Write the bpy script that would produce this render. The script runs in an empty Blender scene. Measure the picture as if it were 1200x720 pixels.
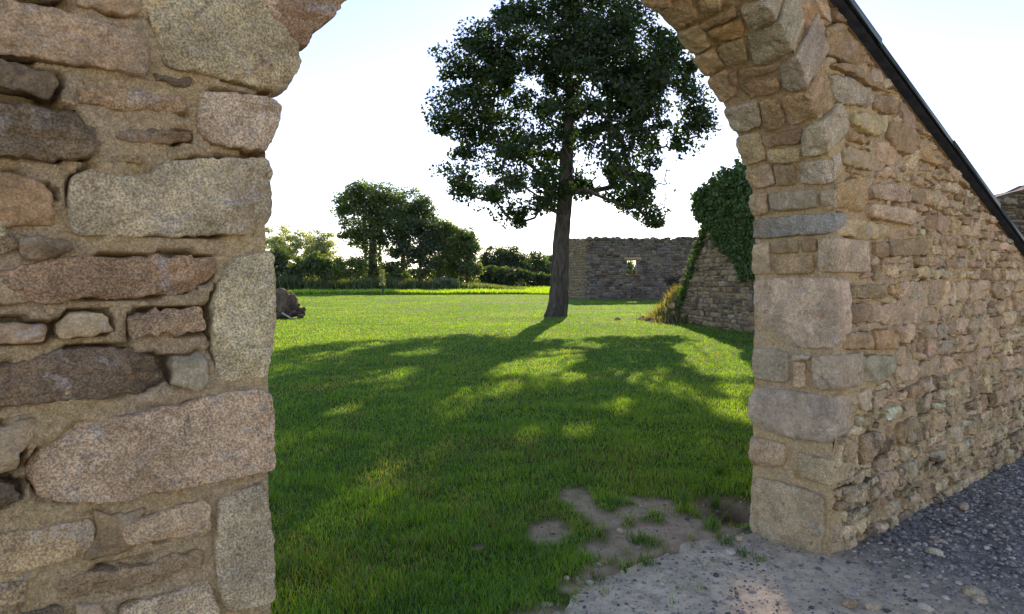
import bpy, math, random
import numpy as np
from mathutils import Vector

random.seed(7)
RNG = np.random.default_rng(11)
scene = bpy.context.scene
COL = scene.collection

# ------------------------------------------------------------------ helpers
def tag(o, label=None, cat=None, group=None, kind=None):
    if label: o['label'] = label
    if cat: o['category'] = cat
    if group: o['group'] = group
    if kind: o['kind'] = kind
    return o

def empty(name, loc):
    o = bpy.data.objects.new(name, None)
    o.location = loc
    o.empty_display_size = 0.2
    COL.objects.link(o)
    return o

def mesh_obj(name, V, F, mat, parent=None, tint=None, seed=None, smooth=True, mats=None, fmat=None):
    """V (n,3) world coordinates; F an (m,k) array or a list of arrays of quads / tris."""
    V = np.asarray(V, dtype=np.float32)
    Fs = F if isinstance(F, list) else [F]
    Fs = [np.asarray(f, dtype=np.int32) for f in Fs if len(f)]
    me = bpy.data.meshes.new(name)
    me.vertices.add(len(V))
    me.vertices.foreach_set('co', V.ravel())
    loops = np.concatenate([f.ravel() for f in Fs])
    tot = np.concatenate([np.full(len(f), f.shape[1], np.int32) for f in Fs])
    start = np.concatenate([[0], np.cumsum(tot)[:-1]]).astype(np.int32)
    me.loops.add(len(loops))
    me.loops.foreach_set('vertex_index', loops)
    me.polygons.add(len(tot))
    me.polygons.foreach_set('loop_start', start)
    me.polygons.foreach_set('loop_total', tot)
    if fmat is not None:
        me.polygons.foreach_set('material_index', np.asarray(fmat, np.int32))
    me.update(calc_edges=True)
    if smooth:
        me.polygons.foreach_set('use_smooth', np.ones(len(tot), bool))
    if tint is not None:
        a = me.attributes.new('tint', 'FLOAT_COLOR', 'POINT')
        t = np.asarray(tint, np.float32)
        if t.ndim == 1: t = np.tile(t, (len(V), 1))
        a.data.foreach_set('color', np.concatenate([t, np.ones((len(V), 1), np.float32)], 1).ravel())
    if seed is not None:
        a = me.attributes.new('seed', 'FLOAT', 'POINT')
        s = np.asarray(seed, np.float32)
        if s.ndim == 0: s = np.full(len(V), s, np.float32)
        a.data.foreach_set('value', s)
    for m in (mats or [mat]):
        me.materials.append(m)
    o = bpy.data.objects.new(name, me)
    COL.objects.link(o)
    if parent is not None:
        o.parent = parent
        o.matrix_parent_inverse = ancestor_matrix(parent).inverted()
    return o

def ancestor_matrix(p):
    from mathutils import Matrix
    m = Matrix.Identity(4)
    chain = []
    while p is not None:
        chain.append(p); p = p.parent
    for q in reversed(chain):
        if q.parent is not None: m = m @ q.matrix_parent_inverse
        m = m @ Matrix.LocRotScale(q.location, q.rotation_euler, q.scale)
    return m

class Acc:
    """collects pieces of geometry into one mesh"""
    def __init__(self): self.V=[]; self.Q=[]; self.T=[]; self.C=[]; self.S=[]; self.n=0
    def add(self, V, Q=None, T=None, tint=(.3,.3,.3), seed=0.):
        V = np.asarray(V, np.float32)
        self.V.append(V)
        if Q is not None and len(Q): self.Q.append(np.asarray(Q)+self.n)
        if T is not None and len(T): self.T.append(np.asarray(T)+self.n)
        t = np.asarray(tint, np.float32)
        self.C.append(np.tile(t,(len(V),1)) if t.ndim==1 else t)
        s = np.asarray(seed, np.float32)
        self.S.append(np.full(len(V), s) if s.ndim==0 else s)
        self.n += len(V)
    def build(self, name, mat, parent=None, smooth=True):
        F=[]
        if self.Q: F.append(np.concatenate(self.Q))
        if self.T: F.append(np.concatenate(self.T))
        return mesh_obj(name, np.concatenate(self.V), F, mat, parent, np.concatenate(self.C), np.concatenate(self.S), smooth)

_TAB = (np.random.default_rng(99).random((64, 64, 64))*2-1).ravel()
def vnoise(P, seed=0):
    P = np.asarray(P, np.float64)
    i = np.floor(P); f = P-i
    i = i.astype(np.int64)
    f = f*f*f*(f*(f*6-15)+10)
    X = (i[..., 0]+seed*13) & 63; Y = (i[..., 1]+seed*29) & 63; Z = (i[..., 2]+seed*47) & 63
    X1 = ((X+1) & 63) << 12; X = X << 12; Y1 = ((Y+1) & 63) << 6; Y = Y << 6; Z1 = (Z+1) & 63
    fx, fy, fz = f[..., 0], f[..., 1], f[..., 2]
    t = _TAB; gx = 1-fx; gy = 1-fy
    a = (t[X+Y+Z]*gx+t[X1+Y+Z]*fx)*gy+(t[X+Y1+Z]*gx+t[X1+Y1+Z]*fx)*fy
    b = (t[X+Y+Z1]*gx+t[X1+Y+Z1]*fx)*gy+(t[X+Y1+Z1]*gx+t[X1+Y1+Z1]*fx)*fy
    return a*(1-fz)+b*fz

def fbm(P, scale, octv=4, seed=0, gain=.5):
    P = np.asarray(P, np.float64)*scale
    out = 0; amp = 1; tot = 0
    for k in range(octv):
        out = out + amp*vnoise(P, seed+k*17); tot += amp
        amp *= gain; P = P*2.03+3.1
    return out/tot

def sstep(e0, e1, x):
    t = np.clip((x-e0)/(e1-e0), 0, 1)
    return t*t*(3-2*t)

# ------------------------------------------------------------------ camera
FPX, HZ = 800.0, 330.0                  # focal length and horizon, for a 1200 x 720 picture
CAM = np.array([0, 0, 1.6])
PITCH = math.atan((360-HZ)/FPX)
FWD = np.array([0, math.cos(PITCH), -math.sin(PITCH)])
UPV = np.array([0, math.sin(PITCH), math.cos(PITCH)])
cam = bpy.data.cameras.new('camera')
cam.lens = 36*FPX/1200; cam.sensor_width = 36
cam.clip_start = .05; cam.clip_end = 12000
camo = bpy.data.objects.new('camera', cam)
camo.location = CAM
camo.rotation_euler = (math.pi/2-PITCH, 0, 0)
COL.objects.link(camo)
scene.camera = camo

def ray(x, y):
    d = FWD + np.array([1,0,0])*(x-600)/FPX + UPV*(360-y)/FPX
    return d
def at_depth(x, y, Y):
    d = ray(x, y); return CAM + d*(Y/d[1])
def on_ground(x, y, z=0):
    d = ray(x, y); return CAM + d*((z-CAM[2])/d[2])

# ------------------------------------------------------------------ light
SUN_AZ, SUN_EL = math.radians(9.5), math.radians(20.5)
SUNV = np.array([math.sin(SUN_AZ)*math.cos(SUN_EL), math.cos(SUN_AZ)*math.cos(SUN_EL), math.sin(SUN_EL)])
world = bpy.data.worlds.new('World'); scene.world = world
world.use_nodes = True
nt = world.node_tree; nt.nodes.clear()
sky = nt.nodes.new('ShaderNodeTexSky'); sky.sky_type = 'NISHITA'; sky.sun_disc = False
sky.sun_elevation = SUN_EL; sky.sun_rotation = SUN_AZ
sky.altitude = 50; sky.air_density = 1.0; sky.dust_density = 0.06; sky.ozone_density = 2.2
bg = nt.nodes.new('ShaderNodeBackground'); bg.inputs[1].default_value = .15
wo = nt.nodes.new('ShaderNodeOutputWorld')
nt.links.new(sky.outputs[0], bg.inputs[0]); nt.links.new(bg.outputs[0], wo.inputs[0])
sl = bpy.data.lights.new('sun', 'SUN'); sl.energy = 4.8; sl.angle = math.radians(.53); sl.color = (1, .92, .78)
so = bpy.data.objects.new('sun', sl); so.rotation_euler = Vector(SUNV).to_track_quat('Z', 'Y').to_euler()
so.location = (10, 60, 40)
COL.objects.link(so)
scene.view_settings.view_transform = 'Standard'
scene.view_settings.look = 'None'
scene.view_settings.exposure = 0.92
scene.view_settings.use_white_balance = True      # the camera's automatic white balance in the blue shade
scene.view_settings.white_balance_temperature = 7000
scene.view_settings.white_balance_tint = 33
scene.view_settings.gamma = 1
scene.view_settings.use_curve_mapping = False
scene.cycles.max_bounces = 8
scene.cycles.diffuse_bounces = 4
scene.cycles.transmission_bounces = 5
scene.cycles.transparent_max_bounces = 8
scene.cycles.use_denoising = True

# ------------------------------------------------------------------ materials
class NT:
    def __init__(self, name):
        self.m = bpy.data.materials.new(name); self.m.use_nodes = True
        self.t = self.m.node_tree; self.t.nodes.clear()
        self.out = self.n('ShaderNodeOutputMaterial')
    def n(self, typ, **kw):
        x = self.t.nodes.new(typ)
        for k, v in kw.items(): setattr(x, k, v)
        return x
    def l(self, a, b): self.t.links.new(a, b)
    def attr(self, name): return self.n('ShaderNodeAttribute', attribute_name=name)
    def pos(self, seeded=False, sc=(1,1,1)):
        g = self.n('ShaderNodeNewGeometry').outputs['Position']
        if seeded:
            a = self.attr('seed').outputs['Fac']
            v = self.n('ShaderNodeVectorMath', operation='ADD'); self.l(g, v.inputs[0]); self.l(a, v.inputs[1]); g = v.outputs[0]
        if sc != (1,1,1):
            v = self.n('ShaderNodeVectorMath', operation='MULTIPLY'); self.l(g, v.inputs[0]); v.inputs[1].default_value = sc; g = v.outputs[0]
        return g
    def noise(self, vec, scale, detail=4, rough=.55, dist=0):
        x = self.n('ShaderNodeTexNoise'); self.l(vec, x.inputs['Vector'])
        x.inputs['Scale'].default_value = scale; x.inputs['Detail'].default_value = detail
        x.inputs['Roughness'].default_value = rough; x.inputs['Distortion'].default_value = dist
        return x.outputs['Fac']
    def ramp(self, fac, a, b, lo=0., hi=1.):
        x = self.n('ShaderNodeMapRange'); x.interpolation_type = 'SMOOTHSTEP'
        self.l(fac, x.inputs['Value'])
        x.inputs['From Min'].default_value = a; x.inputs['From Max'].default_value = b
        x.inputs['To Min'].default_value = lo; x.inputs['To Max'].default_value = hi
        return x.outputs['Result']
    def mix(self, fac, a, b, mode='MIX'):
        x = self.n('ShaderNodeMix', data_type='RGBA', blend_type=mode)
        for i, v in ((0, fac), (6, a), (7, b)):
            if isinstance(v, (int, float)): x.inputs[i].default_value = v
            elif isinstance(v, tuple): x.inputs[i].default_value = (*v, 1)
            else: self.l(v, x.inputs[i])
        return x.outputs[2]
    def mul(self, col, f):
        v = self.n('ShaderNodeVectorMath', operation='SCALE'); self.l(col, v.inputs[0]); self.l(f, v.inputs['Scale']); return v.outputs[0]
    def math(self, op, a, b):
        x = self.n('ShaderNodeMath', operation=op)
        for i, v in ((0, a), (1, b)):
            if isinstance(v, (int, float)): x.inputs[i].default_value = v
            else: self.l(v, x.inputs[i])
        return x.outputs[0]
    def bump(self, h, strength, dist, prev=None):
        b = self.n('ShaderNodeBump'); b.inputs['Strength'].default_value = strength; b.inputs['Distance'].default_value = dist
        self.l(h, b.inputs['Height'])
        if prev is not None: self.l(prev, b.inputs['Normal'])
        return b.outputs[0]
    def principled(self, col, rough=.9, normal=None, spec=.15, metal=0):
        p = self.n('ShaderNodeBsdfPrincipled')
        if isinstance(col, tuple): p.inputs['Base Color'].default_value = (*col, 1)
        else: self.l(col, p.inputs['Base Color'])
        if isinstance(rough, (int, float)): p.inputs['Roughness'].default_value = rough
        else: self.l(rough, p.inputs['Roughness'])
        p.inputs['Specular IOR Level'].default_value = spec
        p.inputs['Metallic'].default_value = metal
        if normal is not None: self.l(normal, p.inputs['Normal'])
        self.l(p.outputs[0], self.out.inputs['Surface'])
        return self.m

def stone_material(name, grain=1., stain=.55, rust=.55, foot=0.):
    k = NT(name)
    p = k.pos(True)
    c = k.attr('tint').outputs['Color']
    c = k.mul(c, k.ramp(k.noise(p, 5.5, 6, .62, .5), .3, .7, .76, 1.26))
    # iron stains, bleached patches, dark lichen, pale lichen
    c = k.mix(k.ramp(k.noise(p, 6.5, 5, .62, .9), .54, .66, 0, rust), c, (.40, .26, .135))
    c = k.mix(k.ramp(k.noise(p, 7.7, 5, .6, 1.2), .56, .68, 0, .5), c, (.50, .45, .38))
    c = k.mix(k.ramp(k.noise(p, 11, 9, .74, .6), .565, .67, 0, stain), c, (.085, .074, .058))
    c = k.mix(k.ramp(k.noise(p, 26, 7, .72, .5), .60, .70, 0, .35), c, (.30, .30, .26))
    # granite grain: feldspar, quartz, mica
    c = k.mul(c, k.ramp(k.noise(p, 48*grain, 5, .7), .3, .7, .84, 1.22))
    sp = k.mul(c, k.ramp(k.noise(p, 190*grain, 2, .6), .32, .68, .58, 1.5))
    rnd = k.math('FRACT', k.math('MULTIPLY', k.attr('seed').outputs['Fac'], 3.37), 0.)
    c = k.mix(k.ramp(rnd, 0, 1, .35, 1.), c, sp)
    # lichen rosettes
    vo = k.n('ShaderNodeTexVoronoi'); k.l(p, vo.inputs['Vector']); vo.inputs['Scale'].default_value = 26
    li = k.math('ADD', vo.outputs['Distance'], k.math('MULTIPLY', k.noise(p, 90, 4, .7), .5))
    lm = k.math('MULTIPLY', k.ramp(li, .46, .38), k.ramp(k.noise(p, 4, 3, .6, .5), .52, .62))
    c = k.mix(k.math('MULTIPLY', lm, .55), c, (.60, .58, .50))
    if foot:     # old dark growth low on the wall
        z = k.n('ShaderNodeSeparateXYZ'); k.l(k.pos(), z.inputs[0])
        fm = k.math('MULTIPLY', k.ramp(z.outputs[2], 1.25, .35), k.ramp(k.noise(k.pos(), 4.5, 7, .72, .8), .50, .62))
        c = k.mix(k.math('MULTIPLY', fm, foot), c, (.07, .055, .038))
    c = k.mix(k.ramp(k.noise(p, 110*grain, 4, .65), .63, .70, 0, .38), c, (.07, .06, .05))
    n = k.bump(k.noise(p, 17, 7, .66, .4), .85, .03)
    n = k.bump(k.noise(p, 60, 6, .72), .8, .010, n)
    n = k.bump(k.noise(p, 170*grain, 3, .6), .5, .004, n)
    return k.principled(c, .93, n, .12)

def mortar_material(name, a, b, dark):
    k = NT(name)
    p = k.pos()
    c = k.mix(k.ramp(k.noise(p, 3.2, 5, .6, .5), .35, .65), a, b)
    c = k.mix(k.ramp(k.noise(p, 8, 8, .75, .6), .56, .68, 0, .5), c, dark)
    c = k.mix(k.ramp(k.noise(p, 5, 6, .7, 1.), .60, .68, 0, .5), c, (.52, .46, .38))
    c = k.mul(c, k.ramp(k.noise(p, 60, 5, .75), .3, .7, .76, 1.28))
    c = k.mul(c, k.ramp(k.noise(p, 200, 2, .7), .3, .7, .74, 1.3))
    c = k.mix(k.ramp(k.noise(p, 95, 4, .6), .64, .70, 0, .6), c, (.13, .10, .07))
    n = k.bump(k.noise(p, 34, 8, .78), 1., .025)
    n = k.bump(k.noise(p, 150, 3, .7), .8, .006, n)
    return k.principled(c, .95, n, .08)

def leaf_material(name, trans=.45, tmul=(1.5, 1.7, .6), rough=.55, gloss=.06):
    k = NT(name)
    c = k.attr('tint').outputs['Color']
    d = k.n('ShaderNodeBsdfDiffuse'); k.l(c, d.inputs[0])
    t = k.n('ShaderNodeBsdfTranslucent')
    v = k.n('ShaderNodeVectorMath', operation='MULTIPLY'); k.l(c, v.inputs[0]); v.inputs[1].default_value = tmul
    k.l(v.outputs[0], t.inputs[0])
    m = k.n('ShaderNodeMixShader'); m.inputs[0].default_value = trans
    k.l(d.outputs[0], m.inputs[1]); k.l(t.outputs[0], m.inputs[2])
    g = k.n('ShaderNodeBsdfGlossy'); g.inputs['Roughness'].default_value = rough
    g.inputs[0].default_value = (.8, .85, .9, 1)
    m2 = k.n('ShaderNodeMixShader'); m2.inputs[0].default_value = gloss
    k.l(m.outputs[0], m2.inputs[1]); k.l(g.outputs[0], m2.inputs[2])
    k.l(m2.outputs[0], k.out.inputs['Surface'])
    return k.m

def bark_material(name, a, b):
    k = NT(name)
    p = k.pos(False, (1, 1, .22))
    f = k.noise(p, 9, 7, .7, .3)
    c = k.mix(k.ramp(f, .35, .65), a, b)
    q = k.pos()
    c = k.mix(k.ramp(k.noise(q, 1.4, 5, .6), .55, .68, 0, .5), c, (.10, .12, .075))
    n = k.bump(f, 1., .06)
    return k.principled(c, .95, n, .08)

M_STONE = stone_material('granite_stone')
M_RUBBLE = stone_material('rubble_stone', .8, .45, .25, .8)
M_FAR = stone_material('ruin_stone', .35, .7)
M_BACK = stone_material('dark_ruin_stone', .2, .75)
M_MORTAR = mortar_material('sandy_mortar', (.76, .55, .265), (.70, .52, .31), (.38, .28, .16))
M_FARM = mortar_material('ruin_mortar', (.20, .18, .15), (.15, .135, .115), (.08, .075, .065))
M_BARK = bark_material('oak_bark', (.055, .045, .035), (.14, .118, .092))
M_OAK = leaf_material('oak_leaf', .34, (1.5, 1.9, .5), .6, .03)
M_LEAF = leaf_material('tree_leaf', .5, (2.1, 2.2, .6))
M_IVY = leaf_material('ivy_leaf', .28, (1.4, 1.6, .5), .5, .04)
M_GRASS = leaf_material('grass_blade', .5, (2.9, 2.6, .5), .45, .055)

# ------------------------------------------------------------------ the arch wall's own frame
# s runs along the wall, nd away from the camera through the wall, h up
WA = math.atan(975/FPX)
DV = np.array([math.sin(WA), math.cos(WA), 0])
NV = np.array([-math.cos(WA), math.sin(WA), 0])
D0, THICK = 1.86, .54
SC, AR, HS, BR = 2.318, 1.632, 1.86, 1.27
RPK, RSL = 3.75, .357
S0, S1 = -3.2, 9.6
def W3(s, nd, h):
    s = np.asarray(s, float); nd = np.asarray(nd, float); h = np.asarray(h, float)
    return DV*s[..., None] + NV*nd[..., None] + np.array([0, 0, 1])*h[..., None]
def rake(s): return RPK - RSL*np.abs(np.asarray(s)-2.3)
def pix_front(x, y, w=0.):
    d = ray(x, y); lam = (D0-w)/(d@NV); P = CAM+d*lam
    return P@DV, P[2]
# profile of the opening: right foot up, over, down the left side
_pts = []
for h in np.arange(-.6, HS, .02): _pts.append((SC+AR, h))
for th in np.linspace(0, math.pi, 200): _pts.append((SC+AR*math.cos(th), HS+BR*math.sin(th)))
for h in np.arange(HS-.02, -.61, -.02): _pts.append((SC-AR, h))
PROF = np.array(_pts)
_seg = np.linalg.norm(np.diff(PROF, axis=0), axis=1)
ARC = np.concatenate([[0], np.cumsum(_seg)]) - .6          # a = 0 at ground level on the right
_tan = np.gradient(PROF, axis=0); _tan /= np.linalg.norm(_tan, axis=1)[:, None]
NRM = np.stack([-_tan[:, 1], _tan[:, 0]], 1)                # towards the opening
def prof(a):
    return (np.stack([np.interp(a, ARC, PROF[:, 0]), np.interp(a, ARC, PROF[:, 1])], -1),
            np.stack([np.interp(a, ARC, NRM[:, 0]), np.interp(a, ARC, NRM[:, 1])], -1))
def map_front(u, v, w): return W3(u, D0-w, v)
def map_in(u, v, w):
    p, n = prof(v); q = p+n*w[..., None]
    return W3(q[..., 0], D0+u, q[..., 1])
def pix_in(x, y):
    """pixel -> (t, a) on the right half of the soffit"""
    d = ray(x, y)
    o2 = np.array([CAM@DV, CAM[2]]); d2 = np.array([d@DV, d[2]])
    best = None
    for i in range(len(PROF)-1):
        p, q = PROF[i], PROF[i+1]
        e = q-p
        det = d2[0]*(-e[1]) + e[0]*d2[1]
        if abs(det) < 1e-12: continue
        r = p-o2
        lam = (r[0]*(-e[1]) + e[0]*r[1])/det
        mu = (d2[0]*r[1]-d2[1]*r[0])/det
        if lam > 0 and -1e-9 <= mu <= 1+1e-9 and p[0] > SC-.2:
            t = (CAM+d*lam)@NV - D0
            if best is None or lam > best[0]: best = (lam, t, ARC[i]+mu*_seg[i])
    return (best[1], best[2]) if best else None
def in_open(s, h, e=0.):
    x = (np.asarray(s)-SC)/(AR+e)
    return (np.abs(x) < 1) & (np.asarray(h) < HS+(BR+e)*np.sqrt(np.clip(1-x*x, 0, 1)))

# ------------------------------------------------------------------ one stone
def chaikin(P, it=2, k=.18):
    for _ in range(it):
        Q = np.roll(P, -1, 0)
        P = np.stack([P*(1-k)+Q*k, P*k+Q*(1-k)], 1).reshape(-1, 2)
        k = .25
    return P
def resample(P, n):
    Q = np.vstack([P, P[:1]])
    L = np.concatenate([[0], np.cumsum(np.linalg.norm(np.diff(Q, axis=0), axis=1))])
    x = np.linspace(0, L[-1], n, endpoint=False)
    return np.stack([np.interp(x, L, Q[:, 0]), np.interp(x, L, Q[:, 1])], 1), L[-1]
def area2(P):
    x, y = P[:, 0], P[:, 1]
    return .5*np.sum(x*np.roll(y, -1)-y*np.roll(x, -1))

def stone_geo(poly, mapper, depth, w0=0., edge=.014, bulge=.008, amp=.007, step=.009, seed=0, nside=5, nring=7, wob=.006, nmin=28, nmax=210, strata=0., cuts=4):
    P = np.asarray(poly, float)
    if area2(P) < 0: P = P[::-1]
    P = chaikin(P, 2, .10)
    per = np.sum(np.linalg.norm(P-np.roll(P, -1, 0), axis=1))
    n = int(np.clip(per/step, nmin, nmax))
    B, per = resample(P, n)
    c = B.mean(0)
    X = B-c
    ev, U = np.linalg.eigh(X.T@X)
    ax = U[:, 1]; la = np.abs(X@ax).max(); lb = np.abs(X@U[:, 0]).max()
    m = c + np.outer(np.clip(X@ax, -(la-lb)*.85, (la-lb)*.85) if la > lb*1.1 else np.zeros(n), ax)
    rad = np.linalg.norm(B-m, axis=1)
    edge = min(edge, rad.min()*.6)
    # outline wobble
    wv = fbm(np.concatenate([B*1., np.full((n, 1), seed*1.37)], 1), 22, 3, seed)
    B = B + (m-B)/rad[:, None]*(np.abs(wv)*wob*1.6)[:, None]
    rad = np.linalg.norm(B-m, axis=1)
    rings = []
    for k in range(nside):
        rings.append((0., -depth+(depth-edge)*k/nside))
    for th in np.linspace(0, math.pi/2, 5): rings.append((edge*(1-math.cos(th)), -edge+edge*math.sin(th)))
    uv = []; ww = []
    for ins, w in rings:
        f = np.clip(ins/rad, 0, .95)
        uv.append(B+(m-B)*f[:, None]); ww.append(np.full(n, w))
    f0 = np.clip(edge/rad, 0, .95)
    for k in range(1, nring+1):
        q = k/nring
        f = f0+(1-f0)*q
        uv.append(B+(m-B)*f[:, None]); ww.append(np.full(n, bulge*(1-(1-q)**2)))
    uv = np.concatenate(uv); ww = np.concatenate(ww)
    # slightly tilted face
    rs = np.random.default_rng(seed+5)
    tl = rs.normal(0, .03, 2)
    front = np.clip((ww+depth)/depth, 0, 1)
    ww = ww + w0 + ((uv-c)@tl)*front
    fm = sstep(.75, .98, front)
    for _ in range(cuts):       # spalled corners and cleavage planes
        ph = rs.uniform(0, 2*math.pi); dd = (uv-c)@np.array([math.cos(ph), math.sin(ph)]); e = dd.max()
        ww = ww - fm*np.minimum(rs.uniform(.1, .55)*np.maximum(0, dd-e*rs.uniform(.45, .9)), min(.03, .22*rad.min()))
    if strata:
        q = np.stack([uv[:, 0]*5+seed, uv[:, 1]*46+uv[:, 0]*rs.uniform(-6, 6), np.full(len(uv), seed*.37)], 1)
        ww = ww + fm*min(strata, .14*rad.min())*fbm(q, 1., 3, seed+77)
    P3 = np.concatenate([uv, ww[:, None]], 1)
    off = seed*.731
    for j in range(3):
        nz = .65*fbm(P3+off+j*9.1, 13, 3, seed+j*31)+.35*fbm(P3+off+j*4.7, 45, 3, seed+j*57)
        P3[:, j] += amp*nz*(1.6 if j == 2 else .9)
    V = mapper(P3[:, 0], P3[:, 1], P3[:, 2])
    R = len(V)//n
    i = np.arange(n); j = (i+1) % n
    Q = np.concatenate([np.stack([r*n+i, r*n+j, (r+1)*n+j, (r+1)*n+i], 1) for r in range(R-1)])
    return V, Q

TINTS = dict(l=(.64,.49,.285), w=(.69,.59,.41), t=(.59,.425,.225), d=(.235,.172,.098), o=(.56,.36,.16), g=(.52,.425,.27), b=(.35,.325,.25),
             r=(.44,.30,.155), m=(.60,.44,.24), p=(.63,.455,.265))
def tint(code, rs, v=.1):
    c = np.array(TINTS[code]); f = 1+rs.normal(0, v)
    return np.clip(c*f*(1+rs.normal(0, .025, 3)), .03, .7)

# ------------------------------------------------------------------ the arch wall
WB = W3(SC, D0+THICK/2, 0.)
wall = empty('stone_archway', WB)
tag(wall, 'weathered granite rubble wall pierced by a round arch, sloping green metal coping on top', 'stone archway')

LEFT = [  # traced on the face left of the opening: (kind of stone, outline, reaches the opening)
 ('d', [(30,0),(80,-6),(80,1),(77,6),(60,9)], 0), ('t', [(88,0),(150,-14),(166,0),(164,24),(91,9)], 0),
 ('t', [(-40,-8),(0,-4),(28,1),(60,10),(171,38),(177,70),(172,94),(0,62),(-40,50)], 0),
 ('d', [(-40,60),(0,68),(66,84),(72,101),(58,118),(0,103),(-40,95)], 0),
 ('r', [(86,105),(130,97),(217,116),(222,138),(154,131),(90,122)], 0), ('d', [(178,83),(225,93),(224,107),(180,96)], 0),
 ('l', [(168,0),(240,-30),(300,0),(352,53),(354,76),(331,111),(266,96),(190,79)], 1),
 ('r', [(290,-5),(330,-60),(430,-30),(403,2),(386,25),(355,62),(306,16)], 1),
 ('l', [(231,104),(322,114),(331,123),(329,147),(315,181),(252,172),(231,150)], 1),
 ('d', [(-40,110),(0,118),(105,128),(121,150),(112,186),(90,191),(0,188),(-40,185)], 0),
 ('r', [(131,153),(168,148),(228,155),(224,167),(196,174),(135,167)], 0), ('r', [(119,175),(133,171),(175,185),(171,192),(130,194),(120,187)], 0),
 ('o', [(-40,196),(0,199),(32,203),(60,221),(66,268),(0,269),(-40,268)], 0),
 ('l', [(79,207),(105,196),(137,209),(178,203),(186,187),(315,184),(320,198),(320,277),(84,280),(78,260)], 1),
 ('r', [(-40,268),(0,274),(33,276),(41,287),(22,298),(0,304),(-40,306)], 0),
 ('r', [(-40,322),(0,318),(45,303),(105,296),(210,297),(258,300),(262,317),(217,346),(140,353),(0,358),(-40,359)], 0),
 ('l', [(272,302),(315,292),(323,298),(324,380),(319,436),(305,450),(259,448),(247,415),(248,348)], 1),
 ('t', [(-40,377),(0,376),(56,380),(57,404),(0,406),(-40,407)], 0), ('m', [(64,382),(80,366),(122,364),(135,387),(116,394),(66,398)], 0),
 ('r', [(147,371),(170,362),(242,357),(245,394),(150,398)], 0),
 ('d', [(-40,437),(0,428),(63,408),(140,404),(189,418),(194,446),(165,464),(98,471),(0,482),(-40,486)], 0),
 ('g', [(198,416),(241,411),(244,446),(234,457),(199,455)], 0),
 ('p', [(26,556),(52,517),(73,496),(168,482),(300,452),(319,462),(322,550),(270,562),(115,592),(45,590)], 1),
 ('t', [(-40,505),(0,498),(42,487),(49,496),(24,534),(20,553),(0,556),(-40,560)], 0),
 ('d', [(-40,568),(0,562),(18,565),(21,587),(0,598),(-40,604)], 0),
 ('m', [(-40,634),(0,626),(105,606),(112,622),(109,648),(0,682),(-40,692)], 0),
 ('p', [(141,612),(245,582),(250,601),(246,628),(144,640)], 0),
 ('l', [(253,580),(308,561),(315,587),(322,629),(322,705),(262,722),(250,657)], 1),
 ('r', [(39,692),(108,668),(238,640),(241,664),(154,692),(88,702)], 0),
 ('p', [(135,712),(245,676),(256,720),(258,770),(140,780)], 0), ('t', [(-40,700),(0,694),(30,692),(32,702),(0,712),(-40,718)], 0),
 ('d', [(-40,735),(0,718),(66,708),(78,718),(80,760),(-40,780)], 0), ('t', [(88,708),(118,705),(125,720),(128,760),(90,770)], 0),
 ('l', [(262,730),(318,716),(324,760),(320,830),(262,830)], 1),
]
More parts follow.
